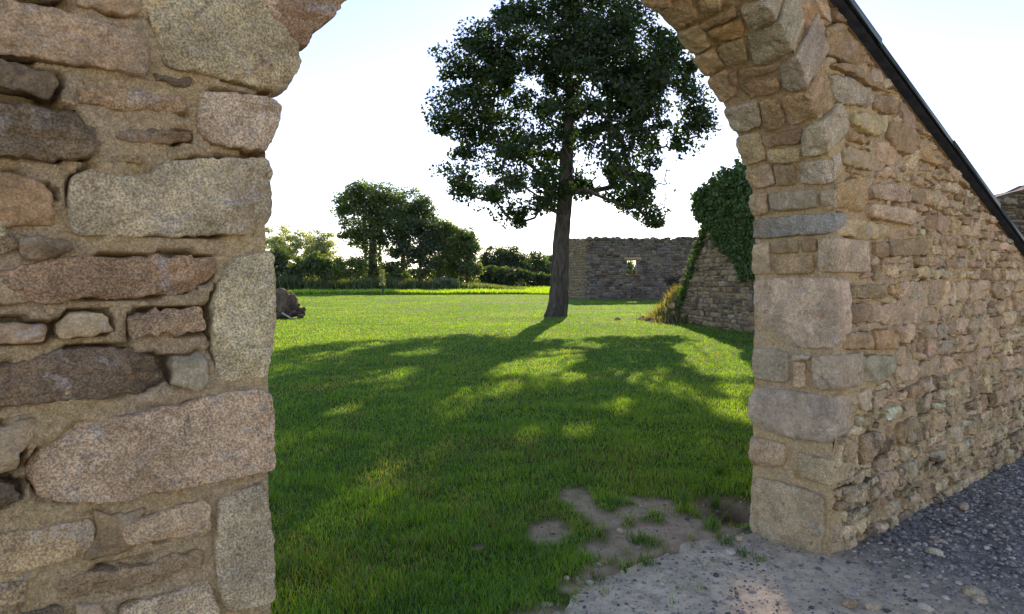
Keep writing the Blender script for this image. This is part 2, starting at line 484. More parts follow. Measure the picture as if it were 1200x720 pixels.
INNER = [  # traced on the jamb and the soffit on the right: (kind, outline, length into the wall along the face)
 ('t', [(748,0),(782,0),(788,7),(769,13)], .2), ('t', [(769,13),(788,6),(803,0),(811,6),(820,21),(790,38)], .2),
 ('t', [(790,40),(820,29),(834,56),(809,68)], .2), ('t', [(809,71),(836,57),(851,79),(826,93)], .2),
 ('t', [(827,95),(851,82),(866,111),(843,123)], .2), ('g', [(842,128),(887,119),(893,148),(855,160)], .2),
 ('t', [(856,163),(889,153),(898,188),(866,196)], .2), ('t', [(868,199),(903,192),(909,218),(872,225)], .2),
 ('m', [(874,228),(899,224),(900,251),(878,255)], .2),
 ('t', [(815,0),(843,0),(847,8),(822,17)], .15), ('r', [(817,31),(859,10),(864,21),(826,36)], .15),
 ('o', [(827,38),(868,24),(874,42),(836,54)], .15), ('r', [(836,57),(870,44),(878,73),(853,80)], .15),
 ('r', [(863,82),(908,77),(910,86),(868,96)], .15), ('r', [(851,88),(863,84),(866,100),(857,103)], .12),
 ('r', [(863,100),(912,92),(914,109),(874,117)], .15), ('r', [(889,119),(912,115),(920,148),(895,155)], .15),
 ('r', [(891,159),(939,151),(937,169),(895,174)], .15), ('t', [(898,176),(937,174),(937,190),(901,192)], .15),
 ('r', [(905,193),(931,192),(933,218),(909,219)], .15), ('g', [(900,226),(956,222),(958,245),(903,249)], .15),
 ('g', [(864,11),(905,0),(916,23),(878,36)], .26), ('g', [(871,44),(916,27),(933,61),(886,77)], .30),
 ('g', [(912,79),(937,63),(949,102),(918,111)], .34), ('r', [(912,114),(947,107),(960,140),(924,150)], .24),
 ('g', [(939,153),(966,142),(974,178),(941,186)], .28), ('g', [(933,190),(974,186),(977,215),(937,219)], .14),
 ('g', [(959,224),(979,222),(979,245),(960,245)], .14), ('b', [(878,257),(981,248),(981,273),(880,281)], .12),
 ('m', [(879,286),(900,283),(903,322),(879,323)], .2), ('r', [(901,283),(935,281),(935,297),(903,298)], .12),
 ('r', [(937,280),(956,279),(956,295),(937,296)], .12), ('r', [(904,302),(953,298),(954,320),(906,322)], .12),
 ('l', [(957,280),(982,277),(984,320),(958,320)], .42), ('l', [(878,326),(984,324),(985,410),(881,406)], .17),
 ('g', [(879,407),(923,410),(925,449),(880,446)], .2), ('g', [(928,415),(950,416),(949,422),(928,422)], .1),
 ('t', [(927,424),(944,425),(943,456),(926,454)], .12), ('g', [(951,416),(986,417),(983,459),(953,457)], .34),
 ('g', [(879,452),(977,463),(978,523),(878,505)], .22), ('m', [(876,510),(922,520),(918,548),(875,547)], .2),
 ('t', [(922,551),(931,553),(930,563),(923,560)], .08), ('m', [(933,529),(977,540),(975,572),(936,561)], .34),
 ('m', [(875,554),(968,580),(958,690),(872,646)], .2),
]
RIGHT = [  # traced on the face right of the opening
 ('o', [(928,0),(960,0),(962,19),(951,38),(939,23)]), ('r', [(968,31),(985,25),(1022,73),(1008,79),(974,65)]),
 ('r', [(972,77),(993,73),(1035,102),(1031,107),(1004,92)]), ('g', [(974,86),(1004,94),(1027,111),(1020,126),(978,121)]),
 ('r', [(1027,111),(1043,111),(1056,132),(1039,134),(1025,128)]), ('t', [(1000,132),(1041,134),(1039,157),(1023,161),(1000,147)]),
 ('r', [(1043,142),(1066,144),(1079,165),(1066,184),(1046,174),(1041,161)]), ('t', [(989,169),(1029,180),(1027,201),(989,195)]),
 ('r', [(991,153),(1020,159),(1021,170),(993,165)]), ('o', [(1077,170),(1102,188),(1100,197),(1075,186)]),
 ('o', [(981,216),(1004,207),(1016,218),(1014,249),(981,249)]), ('p', [(1018,216),(1052,215),(1073,230),(1066,238),(1020,234)]),
 ('p', [(1018,238),(1073,245),(1077,261),(1066,264),(1018,255)]), ('r', [(1024,283),(1040,283),(1040,302),(1026,302)]),
 ('r', [(1047,281),(1088,278),(1092,299),(1063,302),(1047,295)]), ('t', [(982,256),(1012,256),(1045,265),(1044,281),(1012,283),(983,275)]),
 ('r', [(997,335),(1040,334),(1040,350),(997,351)]), ('o', [(1042,334),(1056,334),(1056,347),(1044,347)]),
 ('r', [(988,390),(1021,387),(1021,409),(988,411)]), ('o', [(1024,387),(1053,387),(1053,409),(1024,411)]),
 ('r', [(997,355),(1024,356),(1024,379),(999,380)]), ('p', [(1031,358),(1072,348),(1076,355),(1072,380),(1044,383),(1024,377)]),
 ('g', [(1008,417),(1050,415),(1050,438),(1024,450),(1008,447)]),
]
# occupancy of the face by traced stones
OS, OH, OST = -3.3, -.3, .01
OCC = np.zeros((int(13.2/OST), int(4.6/OST)), bool)
GS, GH = np.meshgrid(np.arange(OCC.shape[0])*OST+OS, np.arange(OCC.shape[1])*OST+OH, indexing='ij')
def inpoly(P, x, y):
    P = np.asarray(P); r = np.zeros(np.shape(x), bool)
    for i in range(len(P)):
        x0, y0 = P[i]; x1, y1 = P[i-1]
        if y0 == y1: continue
        r ^= ((y0 > y) != (y1 > y)) & (x < (x1-x0)*(y-y0)/(y1-y0)+x0)
    return r
def block(P):
    P = np.asarray(P)
    i0, j0 = ((P.min(0)-[OS, OH])/OST).astype(int); i1, j1 = ((P.max(0)-[OS, OH])/OST).astype(int)+2
    i0, j0 = max(i0, 0), max(j0, 0)
    OCC[i0:i1, j0:j1] |= inpoly(P, GS[i0:i1, j0:j1], GH[i0:i1, j0:j1])
def covered(P):
    P = np.asarray(P)
    i0, j0 = ((P.min(0)-[OS, OH])/OST).astype(int); i1, j1 = ((P.max(0)-[OS, OH])/OST).astype(int)+2
    i0, j0 = max(i0, 0), max(j0, 0)
    k = inpoly(P, GS[i0:i1, j0:j1], GH[i0:i1, j0:j1])
    return (OCC[i0:i1, j0:j1] & k).sum()/max(k.sum(), 1)

seed = 100
PROUD = dict(l=.014, p=.012, t=.008, d=.007, r=.004, o=.008, m=.006, g=.006, b=.010, w=.012)
for code, poly, edge_stone in LEFT:
    seed += 1; rs = np.random.default_rng(seed)
    P = np.array([pix_front(x, y) for x, y in poly]); block(P)
    V, Q = stone_geo(P, map_front, .30 if edge_stone else .07, PROUD[code]+rs.uniform(.002, .008), .008, .003, .015 if code in 'dr' else .0095, .0055, seed,
                     9 if edge_stone else 4, 13, .012 if code in 'dr' else .008, strata=.010 if code in 'drt' else .003)
    mesh_obj('jamb_stone' if edge_stone else 'facing_stone', V, Q, M_STONE, wall, tint(code, rs, .06), rs.uniform(0, 50))
for code, poly in RIGHT:
    seed += 1; rs = np.random.default_rng(seed)
    P = np.array([pix_front(x, y) for x, y in poly]); block(P)
    V, Q = stone_geo(P, map_front, .08, rs.uniform(.0, .022), .010, .004, .018, .010, seed, 4, 8, .012)
    mesh_obj('facing_stone', V, Q, M_RUBBLE, wall, tint(code, rs, .06), rs.uniform(0, 50))
amax = 0
for code, poly, ln in INNER:
    seed += 1; rs = np.random.default_rng(seed)
    P = np.array([pix_in(x, y) for x, y in poly])
    P[:, 0] = np.clip(P[:, 0], -.022, THICK+.01)
    corner = P[:, 0].min() < .05 or (P[:, 1].max() < .8 and P[:, 0].min() < .14)
    amax = max(amax, P[:, 1].max())
    V, Q = stone_geo(P, map_in, ln, rs.uniform(0, .012), .010, .003, .012, .009, seed, 8 if corner else 4, 9, .008)
    name = 'arch_stone' if P[:, 1].min() > HS-.05 else 'jamb_stone'
    mesh_obj(name, V, Q, M_STONE, wall, tint(code, rs, .06), rs.uniform(0, 50))
    if corner and P[:, 1].max() > .8:       # its end shows on the face too
        a0, a1 = P[:, 1].min(), P[:, 1].max()
        aa = np.linspace(a0, a1, 8); p, n = prof(aa)
        q = np.concatenate([p, (p-n*ln)[::-1]]); block(q)
# rest of the arch ring, out of the picture: soffit stones on to the left foot
ring = Acc()
a = amax+.03; aend = ARC[-1]-.3
while a < aend:
    hgt = random.uniform(.17, .26)
    cols = [-.015, random.uniform(.15, .2), random.uniform(.33, .38), THICK] if a < aend-1.75-.8 else [.30, THICK]
    for c0, c1 in zip(cols[:-1], cols[1:]):
        seed += 1; rs = np.random.default_rng(seed)
        g = .012; j = lambda: rs.normal(0, .006)
        P = [(c0+g+j(), a+g+j()), (c1-g+j(), a+g+j()), (c1-g+j(), a+hgt-g+j()), (c0+g+j(), a+hgt-g+j())]
        V, Q = stone_geo(P, map_in, .26 if c0 < 0 else .15, rs.uniform(0, .01), .015, .007, .007, .02, seed, 4, 4)
        ring.add(V, Q, tint=tint(rs.choice(list('gltrm')), rs), seed=rs.uniform(0, 50))
        if c0 < 0:
            aa = np.linspace(a, a+hgt, 5); p, n = prof(aa); block(np.concatenate([p, (p-n*.26)[::-1]]))
    a += hgt+.012
tag(ring.build('arch_rubble', M_STONE, wall), kind='stuff')

# random rubble over the rest of the face
def rubble(acc, mapper, s0, s1, h0, h1, keep, hr=(.085, .165), wr=(.13, .36), depth=.07, codes='trrmpgtdro', lod=.014, nring=5, nside=3, amp=.011, sd=0, w0=(-.006, .024), nmin=20, edge=.010, split=.25, wavy=.03, bulge=.004, jog=True, fill_occ=False):
    rs = np.random.default_rng(sd)
    k = 0; h = h0
    n = 0
    while h < h1:
        H = rs.uniform(*hr)
        gs = np.linspace(s0-.4, s1+.8, 120)
        g0 = h+wavy*fbm(np.stack([gs*.9, np.full(120, k*1.7), np.full(120, float(sd))], 1), 1, 2, 3)
        g1 = h+H+wavy*fbm(np.stack([gs*.9, np.full(120, (k+1)*1.7), np.full(120, float(sd))], 1), 1, 2, 3)
        def lo(s): return float(np.interp(s, gs, g0))
        def hi(s): return float(np.interp(s, gs, g1))
        s = s0 + (rs.uniform(-.2, 0) if jog else 0)
        while s < s1:
            L = rs.uniform(*wr)*(H/np.mean(hr))**.4
            if rs.random() < .25: L *= .55
            parts = [(0, 1)]
            if H > hr[0]*1.35 and rs.random() < split:
                q = rs.uniform(.38, .62); parts = [(0, q), (q, 1)]
            for (q0, q1) in parts:
                g = .007
                a0, a1, b0, b1 = lo(s), lo(s+L), hi(s), hi(s+L)
                y = lambda A, B, q: A+(B-A)*q
                hh = (q1-q0)*H
                j = lambda v=.13: rs.normal(0, min(v*hh, .02))
                P = np.array([(s+g+j(), y(a0, b0, q0)+g+j()), (s+L*rs.uniform(.35, .65), y((a0+a1)/2, (b0+b1)/2, q0)+g+j(.1)), (s+L-g+j(), y(a1, b1, q0)+g+j()),
                              (s+L-g+j(.2), y(a1, b1, (q0+q1)/2)), (s+L-g+j(), y(a1, b1, q1)-g+j()),
                              (s+L*rs.uniform(.35, .65), y((a0+a1)/2, (b0+b1)/2, q1)-g+j(.1)), (s+g+j(), y(a0, b0, q1)-g+j()), (s+g+j(.2), y(a0, b0, (q0+q1)/2))])
                P = keep(P)
                if P is None or abs(area2(P)) < .0012*(H/.12)**2: continue
                if fill_occ: block(P)
                sdk = sd*1000+n; n += 1
                V, Q = stone_geo(P, mapper, depth, rs.uniform(*w0), edge, bulge, amp, lod, sdk, nside, nring, .010, nmin, 80)
                acc.add(V, Q, tint=tint(rs.choice(list(codes)), rs, .13), seed=rs.uniform(0, 50))
            s += L
        h += H; k += 1
    return n

def keep_face(P):
    top = rake(P[:, 0])-.075
    if (P[:, 1] > top).all(): return None
    P = P.copy(); P[:, 1] = np.minimum(P[:, 1], top)
    io = in_open(P[:, 0], P[:, 1], .03)
    if io.sum() > 2: return None
    if io.any(): P = P[~io]
    if len(P) < 4 or covered(P) > .35: return None
    return P
rub = Acc()
nr = rubble(rub, map_front, SC+AR+.012, S1, -.12, 3.6, keep_face, sd=3, codes='pmprmpmrplmpmrtmpg', hr=(.07, .165), wr=(.09, .30), amp=.024, edge=.012, nring=7, lod=.011, w0=(-.014, .022), jog=False, fill_occ=True)
def keep_fill(P):
    P = keep_face(P)
    return P if P is not None and covered(P) < .10 else None
# small stones wedged into what is left
nr += rubble(rub, map_front, SC+AR+.01, S1, -.06, 3.6, keep_fill, sd=7, codes='pmprmpml', hr=(.035, .08), wr=(.05, .15), amp=.016, edge=.009, nring=5, lod=.011, w0=(-.012, .012), jog=False, nmin=16)
nr += rubble(rub, map_front, .2, 3.9, 1.7, 3.8, keep_face, sd=4, lod=.022, nring=3)
nr += rubble(rub, map_front, S0, .72, -.12, 3.6, keep_face, sd=5, hr=(.07, .15), lod=.018, nring=4)
tag(rub.build('rubble_masonry', M_RUBBLE, wall), kind='stuff')
print('rubble stones', nr)

# mortar core: face, soffit, back and ends
def grid_faces(nu, nv):
    i, j = np.meshgrid(np.arange(nu-1), np.arange(nv-1), indexing='ij')
    k = i*nv+j
    return np.stack([k, k+nv, k+nv+1, k+1], -1).reshape(-1, 4)
OCCB = OCC.astype(float)
for _ in range(3):
    OCCB = (OCCB+np.roll(OCCB, 1, 0)+np.roll(OCCB, -1, 0)+np.roll(OCCB, 1, 1)+np.roll(OCCB, -1, 1))/5
core = Acc()
sv = np.concatenate([np.arange(S0, -.3, .04), np.arange(-.3, 1.1, .008), np.arange(1.1, 3.9, .025), np.arange(3.9, 7.8, .014), np.arange(7.8, S1+.01, .03)])
hv = np.concatenate([np.arange(-.2, 3.2, .012), np.arange(3.2, 3.8, .03)])
S, H = np.meshgrid(sv, hv, indexing='ij')
def face_sheet(S, H, nd, rough):
    E = .024
    ins = in_open(S, H, E); above = H > rake(S)-.05
    F = grid_faces(*S.shape)
    cells_bad = (ins | above).ravel()[F].all(1)
    F = F[~cells_bad]
    S2, H2 = S.copy(), H.copy()
    H2 = np.where(above, rake(S)-.05, H2)
    idx = np.argwhere(in_open(S2, H2, E))
    used = np.zeros(S.size, bool); used[F.ravel()] = True
    off = PROF-NRM*E
    for i, j in idx:
        if not used[i*S.shape[1]+j]: continue
        d = (off[:, 0]-S2[i, j])**2+(off[:, 1]-H2[i, j])**2
        k = d.argmin(); S2[i, j], H2[i, j] = off[k]
    P = np.stack([S2.ravel(), H2.ravel(), np.zeros(S.size)], 1)
    if rough:
        left = sstep(1.3, .6, P[:, 0])
        b = OCCB[np.clip(((P[:, 0]-OS)/OST).astype(int), 0, OCC.shape[0]-1), np.clip(((P[:, 1]-OH)/OST).astype(int), 0, OCC.shape[1]-1)]
        crev = sstep(.36, .55, b)*sstep(.0, .25, fbm(P, 6, 3, 72))
        w = -.019 + .014*left - (.050*left+.03)*crev + (.008+.008*(1-left))*fbm(P, 9, 4, 70)+(.013-.004*left)*fbm(P, 38, 4, 71)
    else: w = np.zeros(len(P))
    V = W3(P[:, 0], nd-w, P[:, 1])
    rm = np.full(S.size, -1); u = np.unique(F); rm[u] = np.arange(len(u))
    return V[u], rm[F]
V, F = face_sheet(S, H, D0, True); core.add(V, F)
S_, H_ = np.meshgrid(np.arange(S0, S1+.01, .06), np.arange(-.2, 3.8, .05), indexing='ij')
V, F = face_sheet(S_, H_, D0+THICK-.01, False); core.add(V, F)
tv = np.linspace(.018, THICK-.008, 45); av = np.arange(-.25, aend+.15, .012)
T, A = np.meshgrid(tv, av, indexing='ij')
P = np.stack([T.ravel(), A.ravel(), np.zeros(T.size)], 1)
w = -.024+.012*fbm(P, 10, 4, 80)+.010*fbm(P, 42, 4, 81)
core.add(map_in(P[:, 0], P[:, 1], w), grid_faces(*T.shape))
for s_ in (S0, S1):
    V = W3(np.array([s_]*4), np.array([D0, D0+THICK, D0+THICK, D0]), np.array([-.2, -.2, rake(s_)-.05, rake(s_)-.05])); core.add(V, [[0, 1, 2, 3]])
for sa, sb in ((S0, 2.3), (2.3, S1)):
    V = W3(np.array([sa, sb, sb, sa]), np.array([D0, D0, D0+THICK, D0+THICK]), np.array([rake(sa), rake(sb), rake(sb), rake(sa)])-.05); core.add(V, [[0, 1, 2, 3]])
core.build('mortar_core', M_MORTAR, wall)

# sloping coping
k = NT('green_metal'); p = k.pos()
M_GREEN = k.principled(k.mix(k.ramp(k.noise(p, 7, 6, .65), .4, .7), (.022, .040, .033), (.05, .075, .062)), .45, k.bump(k.noise(p, 60, 3), .2, .003), .4, .0)
k = NT('dark_timber'); p = k.pos()
M_SOFFIT = k.principled(k.mix(k.ramp(k.noise(p, 12, 6, .7), .4, .65), (.012, .014, .016), (.03, .03, .03)), .8, k.bump(k.noise(p, 40, 4), .4, .004), .2)
def rake_bar(acc, sa, sb, nd0, nd1, z0, z1, t=(.3, .3, .3)):
    s = np.array([sa, sb]); V = []
    for s_ in s:
        for nd, z in ((nd0, z0), (nd1, z0), (nd1, z1), (nd0, z1)):
            V.append(W3(np.array(s_), np.array(nd), np.array(rake(s_)+z)))
    acc.add(np.array(V), [[0, 1, 5, 4], [1, 2, 6, 5], [2, 3, 7, 6], [3, 0, 4, 7], [0, 3, 2, 1], [4, 5, 6, 7]])
ac = Acc(); at = Acc(); af = Acc()
for sa, sb in ((S0-.1, 2.3), (2.3, S1+.1)):
    rake_bar(ac, sa, sb, D0-.052, D0+THICK+.07, -.05, -.012)
    e = np.linspace(sa, sb, 8)+np.concatenate([[0], RNG.uniform(-.15, .15, 6), [0]])
    for i, (ea, eb) in enumerate(zip(e[:-1], e[1:])):
        o = .004*(i % 2)+RNG.uniform(0, .004)
        rake_bar(at, ea-.03, eb, D0-.068-o, D0+THICK+.09, -.010+o, -.004+o)
        rake_bar(af, ea-.03, eb, D0-.070-o, D0-.065-o, -.034, -.002+o)
ac.build('soffit_board', M_SOFFIT, wall, False); at.build('coping_sheet', M_GREEN, wall, False); af.build('edge_trim', M_GREEN, wall, False)

# ------------------------------------------------------------------ ground
def ndist(x, y): return x*NV[0]+y*NV[1]
def sdist(x, y): return x*DV[0]+y*DV[1]
SOIL = [(673,582,.17), (707,609,.16), (643,624,.15), (770,592,.20), (773,622,.20), (690,596,.13), (740,598,.13), (800,612,.2), (730,628,.14), (845,640,.22), (560,640,.06), (700,640,.12)]
SOILW = [(on_ground(x, y)[0], on_ground(x, y)[1], r) for x, y, r in SOIL]
BUR = on_ground(856, 594)
_ls = np.array([-9, 1., 1.7, 2.2, 2.6, 3.1, 3.6, 3.95, 4.0, 20]); _ln = np.array([2.1, 2.12, 2.22, 2.35, 2.51, 2.58, 2.48, 2.43, 2.1, 2.1])
def N3(x, y, z=0.): return np.stack([x, y, np.zeros_like(x)+z], -1)
def soil_mask(x, y):
    m = np.zeros_like(x)
    for cx, cy, r in SOILW:
        m = np.maximum(m, np.exp(-(((x-cx)/r)**2+((y-cy)/(r*1.3))**2)))
    m = m*1.12+.55*fbm(N3(x, y), 6, 5, 21)
    lim = np.interp(sdist(x, y), _ls, _ln); band = np.exp(-((ndist(x, y)-lim-.06)/.16)**2)*sstep(1.2, 2.0, sdist(x, y))
    m = np.maximum(m, .75*band+.5*fbm(N3(x, y), 7, 4, 22)*(band > .05))
    m = np.maximum(sstep(.45, .75, m), sstep(1.5, .8, ((x-BUR[0])/.24)**2+((y-BUR[1])/.30)**2))
    return m
def path_mask(x, y):
    nd, s = ndist(x, y), sdist(x, y)
    lim = np.interp(s, _ls, _ln)
    return sstep(-.11, .11, lim-nd+.20*fbm(N3(x, y), 2.6, 4, 40)+.17*fbm(N3(x, y), 8, 4, 41))
def gh(x, y):
    z = .05*fbm(N3(x, y), .22, 2, 8)*sstep(4, 14, y)+.018*fbm(N3(x, y), 1.3, 3, 9)
    z = z - .11*np.exp(-(((x-BUR[0])/.20)**2+((y-BUR[1])/.26)**2)) - .02*soil_mask(x, y)*(y < 9)
    z = z - .055*sstep(.05, .95, path_mask(x, y))
    z = z + .9*sstep(85, 130, y)*sstep(400, 160, y)*.35
    return z
def spaced(lo, hi, d0, d1, step, g):
    a = list(np.arange(d0, d1+1e-6, step)); st = step
    while a[-1] < hi: st *= g; a.append(a[-1]+st)
    st = step
    while a[0] > lo: st *= g; a.insert(0, a[0]-st)
    return np.array(a)
gx = spaced(-7000, 7000, -3, 5, .07, 1.11); gy = spaced(-300, 9000, 1.5, 8, .07, 1.10)
GX, GY = np.meshgrid(gx, gy, indexing='ij')
k = NT('lawn_soil'); p = k.pos()
sm = k.attr('tint').outputs['Color']
sep = k.n('ShaderNodeSeparateColor'); k.l(sm, sep.inputs[0])
gc = k.mix(k.ramp(k.noise(p, .55, 5, .6), .35, .65), (.06, .115, .014), (.095, .15, .018))
gc = k.mix(k.ramp(k.noise(p, 3.1, 5, .65), .5, .7, 0, .5), gc, (.04, .055, .014))
yy = k.n('ShaderNodeSeparateXYZ'); k.l(p, yy.inputs[0]); gc = k.mix(k.ramp(yy.outputs[1], 8, 30, .55, 0), gc, (.03, .045, .014))  # near ground darkened, painting shade into the gaps between blades
so_ = k.mix(k.ramp(k.noise(p, 7, 6, .65), .4, .65), (.50, .355, .21), (.36, .255, .15))
so_ = k.mix(k.ramp(k.noise(p, 55, 4, .7), .6, .75, 0, .6), so_, (.48, .41, .32))
so_ = k.mix(k.ramp(k.noise(p, 38, 5, .7), .60, .70, 0, .6), so_, (.09, .065, .045))
c = k.mix(sep.outputs[0], gc, so_)
c = k.mix(sep.outputs[1], c, (.05, .03, .018))
n = k.bump(k.noise(p, 30, 6, .7), .8, .02)
M_LAWN = k.principled(c, .95, n, .05)
sm_ = soil_mask(GX, GY); bm = np.exp(-(((GX-BUR[0])/.2)**2+((GY-BUR[1])/.26)**2))
g = mesh_obj('ground', np.stack([GX, GY, gh(GX, GY)], -1).reshape(-1, 3), grid_faces(*GX.shape), M_LAWN,
             tint=np.stack([sm_.ravel(), bm.ravel(), np.zeros(GX.size)], 1))
tag(g, kind='structure')
# gravel path: sinks under the lawn where it ends
px = spaced(-30, 22, -1, 9, .045, 1.12); py = spaced(-30, 9.4, 2, 9, .045, 1.12)  # unseen reach behind the camera, extended to bounce light onto the wall
PX, PY = np.meshgrid(px, py, indexing='ij')
pm = path_mask(PX, PY)
def wallside(x, y): return sstep(3.6, 4.6, sdist(x, y))*sstep(.1, .7, ndist(x, y))
def ph(x, y):
    m = path_mask(x, y)
    lump = .012*fbm(N3(x, y), 6, 4, 50)+.012*np.abs(fbm(N3(x, y), 17, 3, 51))
    return gh(x, y) + .048*(m-.5) + .8*lump*(1+1.0*wallside(x, y))
F = grid_faces(*PX.shape)
F = F[(pm.ravel()[F].max(1) > .02)]
u = np.unique(F); rm = np.full(PX.size, -1); rm[u] = np.arange(len(u))
k = NT('gravel_path'); p = k.pos()
ws = k.n('ShaderNodeSeparateColor'); k.l(k.attr('tint').outputs['Color'], ws.inputs[0])
ca = k.mix(k.ramp(k.noise(p, 2.2, 5, .6), .38, .62), (.74, .58, .37), (.62, .485, .305))
cb = k.mix(k.ramp(k.noise(p, 9, 6, .7), .4, .62), (.20, .185, .16), (.36, .325, .265))
c = k.mix(ws.outputs[0], ca, cb)
c = k.mul(c, k.ramp(k.noise(p, 14, 7, .75), .3, .7, .68, 1.25))
c = k.mix(k.ramp(k.noise(p, 42, 4, .65), .60, .68, 0, .75), c, (.06, .055, .05))
c = k.mix(k.ramp(k.noise(p, 75, 4, .65), .62, .70, 0, .6), c, (.42, .38, .33))
n = k.bump(k.noise(p, 34, 6, .7), .9, .02)
n = k.bump(k.noise(p, 130, 4, .7), .7, .006, n)
M_PATH = k.principled(c, .95, n, .1)
wsm = wallside(PX, PY).ravel()
pth = mesh_obj('path', np.stack([PX, PY, ph(PX, PY)], -1).reshape(-1, 3)[u], rm[F], M_PATH, tint=np.stack([wsm, wsm*0, wsm*0], 1)[u])
tag(pth, kind='structure')

# pebbles
def ico(sub=1):
    import bmesh
    bm = bmesh.new(); bmesh.ops.create_icosphere(bm, subdivisions=sub, radius=1)
    V = np.array([v.co[:] for v in bm.verts]); T = np.array([[v.index for v in f.verts] for f in bm.faces]); bm.free()
    return V, T
IV, IT = ico(2)
IV3, IT3 = ico(4)
def lumps(C, R, seed, flat=.62):
    """n irregular stones at C with radii R"""
    rs = np.random.default_rng(seed); n = len(C)
    base = []
    for q in range(8):
        b = IV*(1+.32*fbm(IV+q*7.3, 1.1, 2, 300+q))[:, None]
        base.append(b)
    base = np.array(base)[rs.integers(0, 8, n)]
    sc = np.stack([rs.uniform(.75, 1.35, n), rs.uniform(.7, 1.1, n), flat*rs.uniform(.7, 1.2, n)], 1)
    b = base*sc[:, None, :]*R[:, None, None]
    th = rs.uniform(0, 6.28, n); c, s = np.cos(th)[:, None], np.sin(th)[:, None]
    x = b[..., 0]*c-b[..., 1]*s; y = b[..., 0]*s+b[..., 1]*c
    V = np.stack([x, y, b[..., 2]], -1)+C[:, None, :]
    T = (IT[None]+(np.arange(n)*len(IV))[:, None, None]).reshape(-1, 3)
    return V.reshape(-1, 3), T
n = 110000
x = RNG.uniform(-1.5, 8.5, n); y = RNG.uniform(2., 7.5, n)
kk = (RNG.random(n) < np.maximum(path_mask(x, y)*(.45+.55*wallside(x, y)), .22*soil_mask(x, y))) & (np.abs(x/y) < .95)
kk &= ~((sdist(x, y) > 3.93) & (ndist(x, y) > 1.84) & (ndist(x, y) < 2.42))
x, y = x[kk], y[kk]
R = np.minimum(.0028+RNG.exponential(.0030, len(x))*(1+.8*wallside(x, y)), .020)
z = np.where(path_mask(x, y) > .3, ph(x, y), gh(x, y))+R*.15
V, T = lumps(np.stack([x, y, z], 1), R, 5)
pc = np.array([(.40, .35, .29), (.22, .20, .17), (.14, .125, .11), (.54, .46, .36), (.34, .29, .23), (.30, .275, .24)])[RNG.integers(0, 6, len(x))]*RNG.uniform(.75, 1.2, (len(x), 1))
k = NT('pebble'); p = k.pos()
M_PEB = k.principled(k.mul(k.attr('tint').outputs['Color'], k.ramp(k.noise(p, 90, 4, .6), .3, .7, .7, 1.25)), .9, k.bump(k.noise(p, 120, 3), .4, .003), .15)
o = mesh_obj('gravel', V, T, M_PEB, tint=np.repeat(pc, len(IV), 0))
tag(o, 'loose grey gravel scattered over the path and along the wall foot', 'gravel', kind='stuff')
print('gravel', len(x))

# bigger loose stones, each its own
LOOSE = [(664,676,.020,'w','small whitish stone lying in the grass left of the gravel path, left one of two'), (690,673,.022,'w','small whitish stone lying in the grass left of the gravel path, right one of two'),
 (1139,690,.050,'g','largest grey stone lying on the dark gravel away from the wall'), (1148,699,.034,'p','tan rounded stone touching the largest grey stone on the dark gravel'),
 (996,703,.038,'t','yellowish tan stone lying on the gravel in front of the pier corner'), (1023,707,.030,'p','pale pinkish stone on the gravel beside the yellowish tan stone'),
 (1095,646,.040,'w','pale flat shard standing out on the dark gravel below the wall'), (1129,593,.045,'g','pale grey stone on dark gravel close to the wall foot'),
 (1102,634,.036,'g','long grey flat stone on the dark gravel behind the pale shard'), (727,621,.026,'l','pale stone lying on the bare earth patch in the lawn'),
 (856,640,.036,'w','pale cream stone beside the low grass at the foot of the pier block'), (866,627,.030,'l','beige stone next to the pier block, half in grass'),
 (1085,706,.030,'w','white flat stone at the lower edge of the gravel'), (706,655,.024,'r','brown stone on the edge between lawn and gravel')]
for i, (x_, y_, r, code, lab) in enumerate(LOOSE):
    P = on_ground(x_, y_); rs = np.random.default_rng(900+i)
    zz = float(np.maximum(ph(P[:1], P[1:2]), gh(P[:1], P[1:2]))[0])
    b = IV3*(1+.30*fbm(IV3+i*3.3, 1.2, 4, 400+i))[:, None]
    b = np.sign(b)*np.abs(b)**.8*np.array([rs.uniform(1.05, 1.5), rs.uniform(.8, 1.1), rs.uniform(.5, .7)])*r*.85
    th = rs.uniform(0, 3.14); c, s = math.cos(th), math.sin(th)
    V = np.stack([b[:, 0]*c-b[:, 1]*s, b[:, 0]*s+b[:, 1]*c, b[:, 2]+r*.25], 1)+np.array([P[0], P[1], zz])
    o = mesh_obj('loose_stone', V, IT3, M_STONE, tint=tint(code, rs, .05), seed=rs.uniform(0, 50))
    tag(o, lab, 'stone', 'loose stones on the ground')

# ------------------------------------------------------------------ grass
def blades(x, y, z, hgt, wid, col, lean, seed):
    rs = np.random.default_rng(seed); n = len(x)
    th = rs.uniform(0, 2*math.pi, n); lt = rs.uniform(0, 2*math.pi, n)
    wx, wy = np.cos(th)*wid*.5, np.sin(th)*wid*.5
    lx, ly = np.cos(lt)*lean*hgt, np.sin(lt)*lean*hgt
    B = np.stack([x, y, z-.004], 1)
    w = np.stack([wx, wy, np.zeros(n)], 1); L = np.stack([lx, ly, np.zeros(n)], 1)
    up = np.zeros((n, 3)); up[:, 2] = hgt*np.sqrt(np.clip(1-lean**2*.6, .15, 1))
    V = np.stack([B-w, B+w, B+L*.38+up*.6-w*.75, B+L*.38+up*.6+w*.75, B+L+up], 1)
    i = np.arange(n)[:, None]*5
    Q = np.concatenate([i+0, i+1, i+3, i+2], 1); T = np.concatenate([i+2, i+3, i+4], 1)
    return V.reshape(-1, 3), Q, T, np.repeat(col, 5, 0)
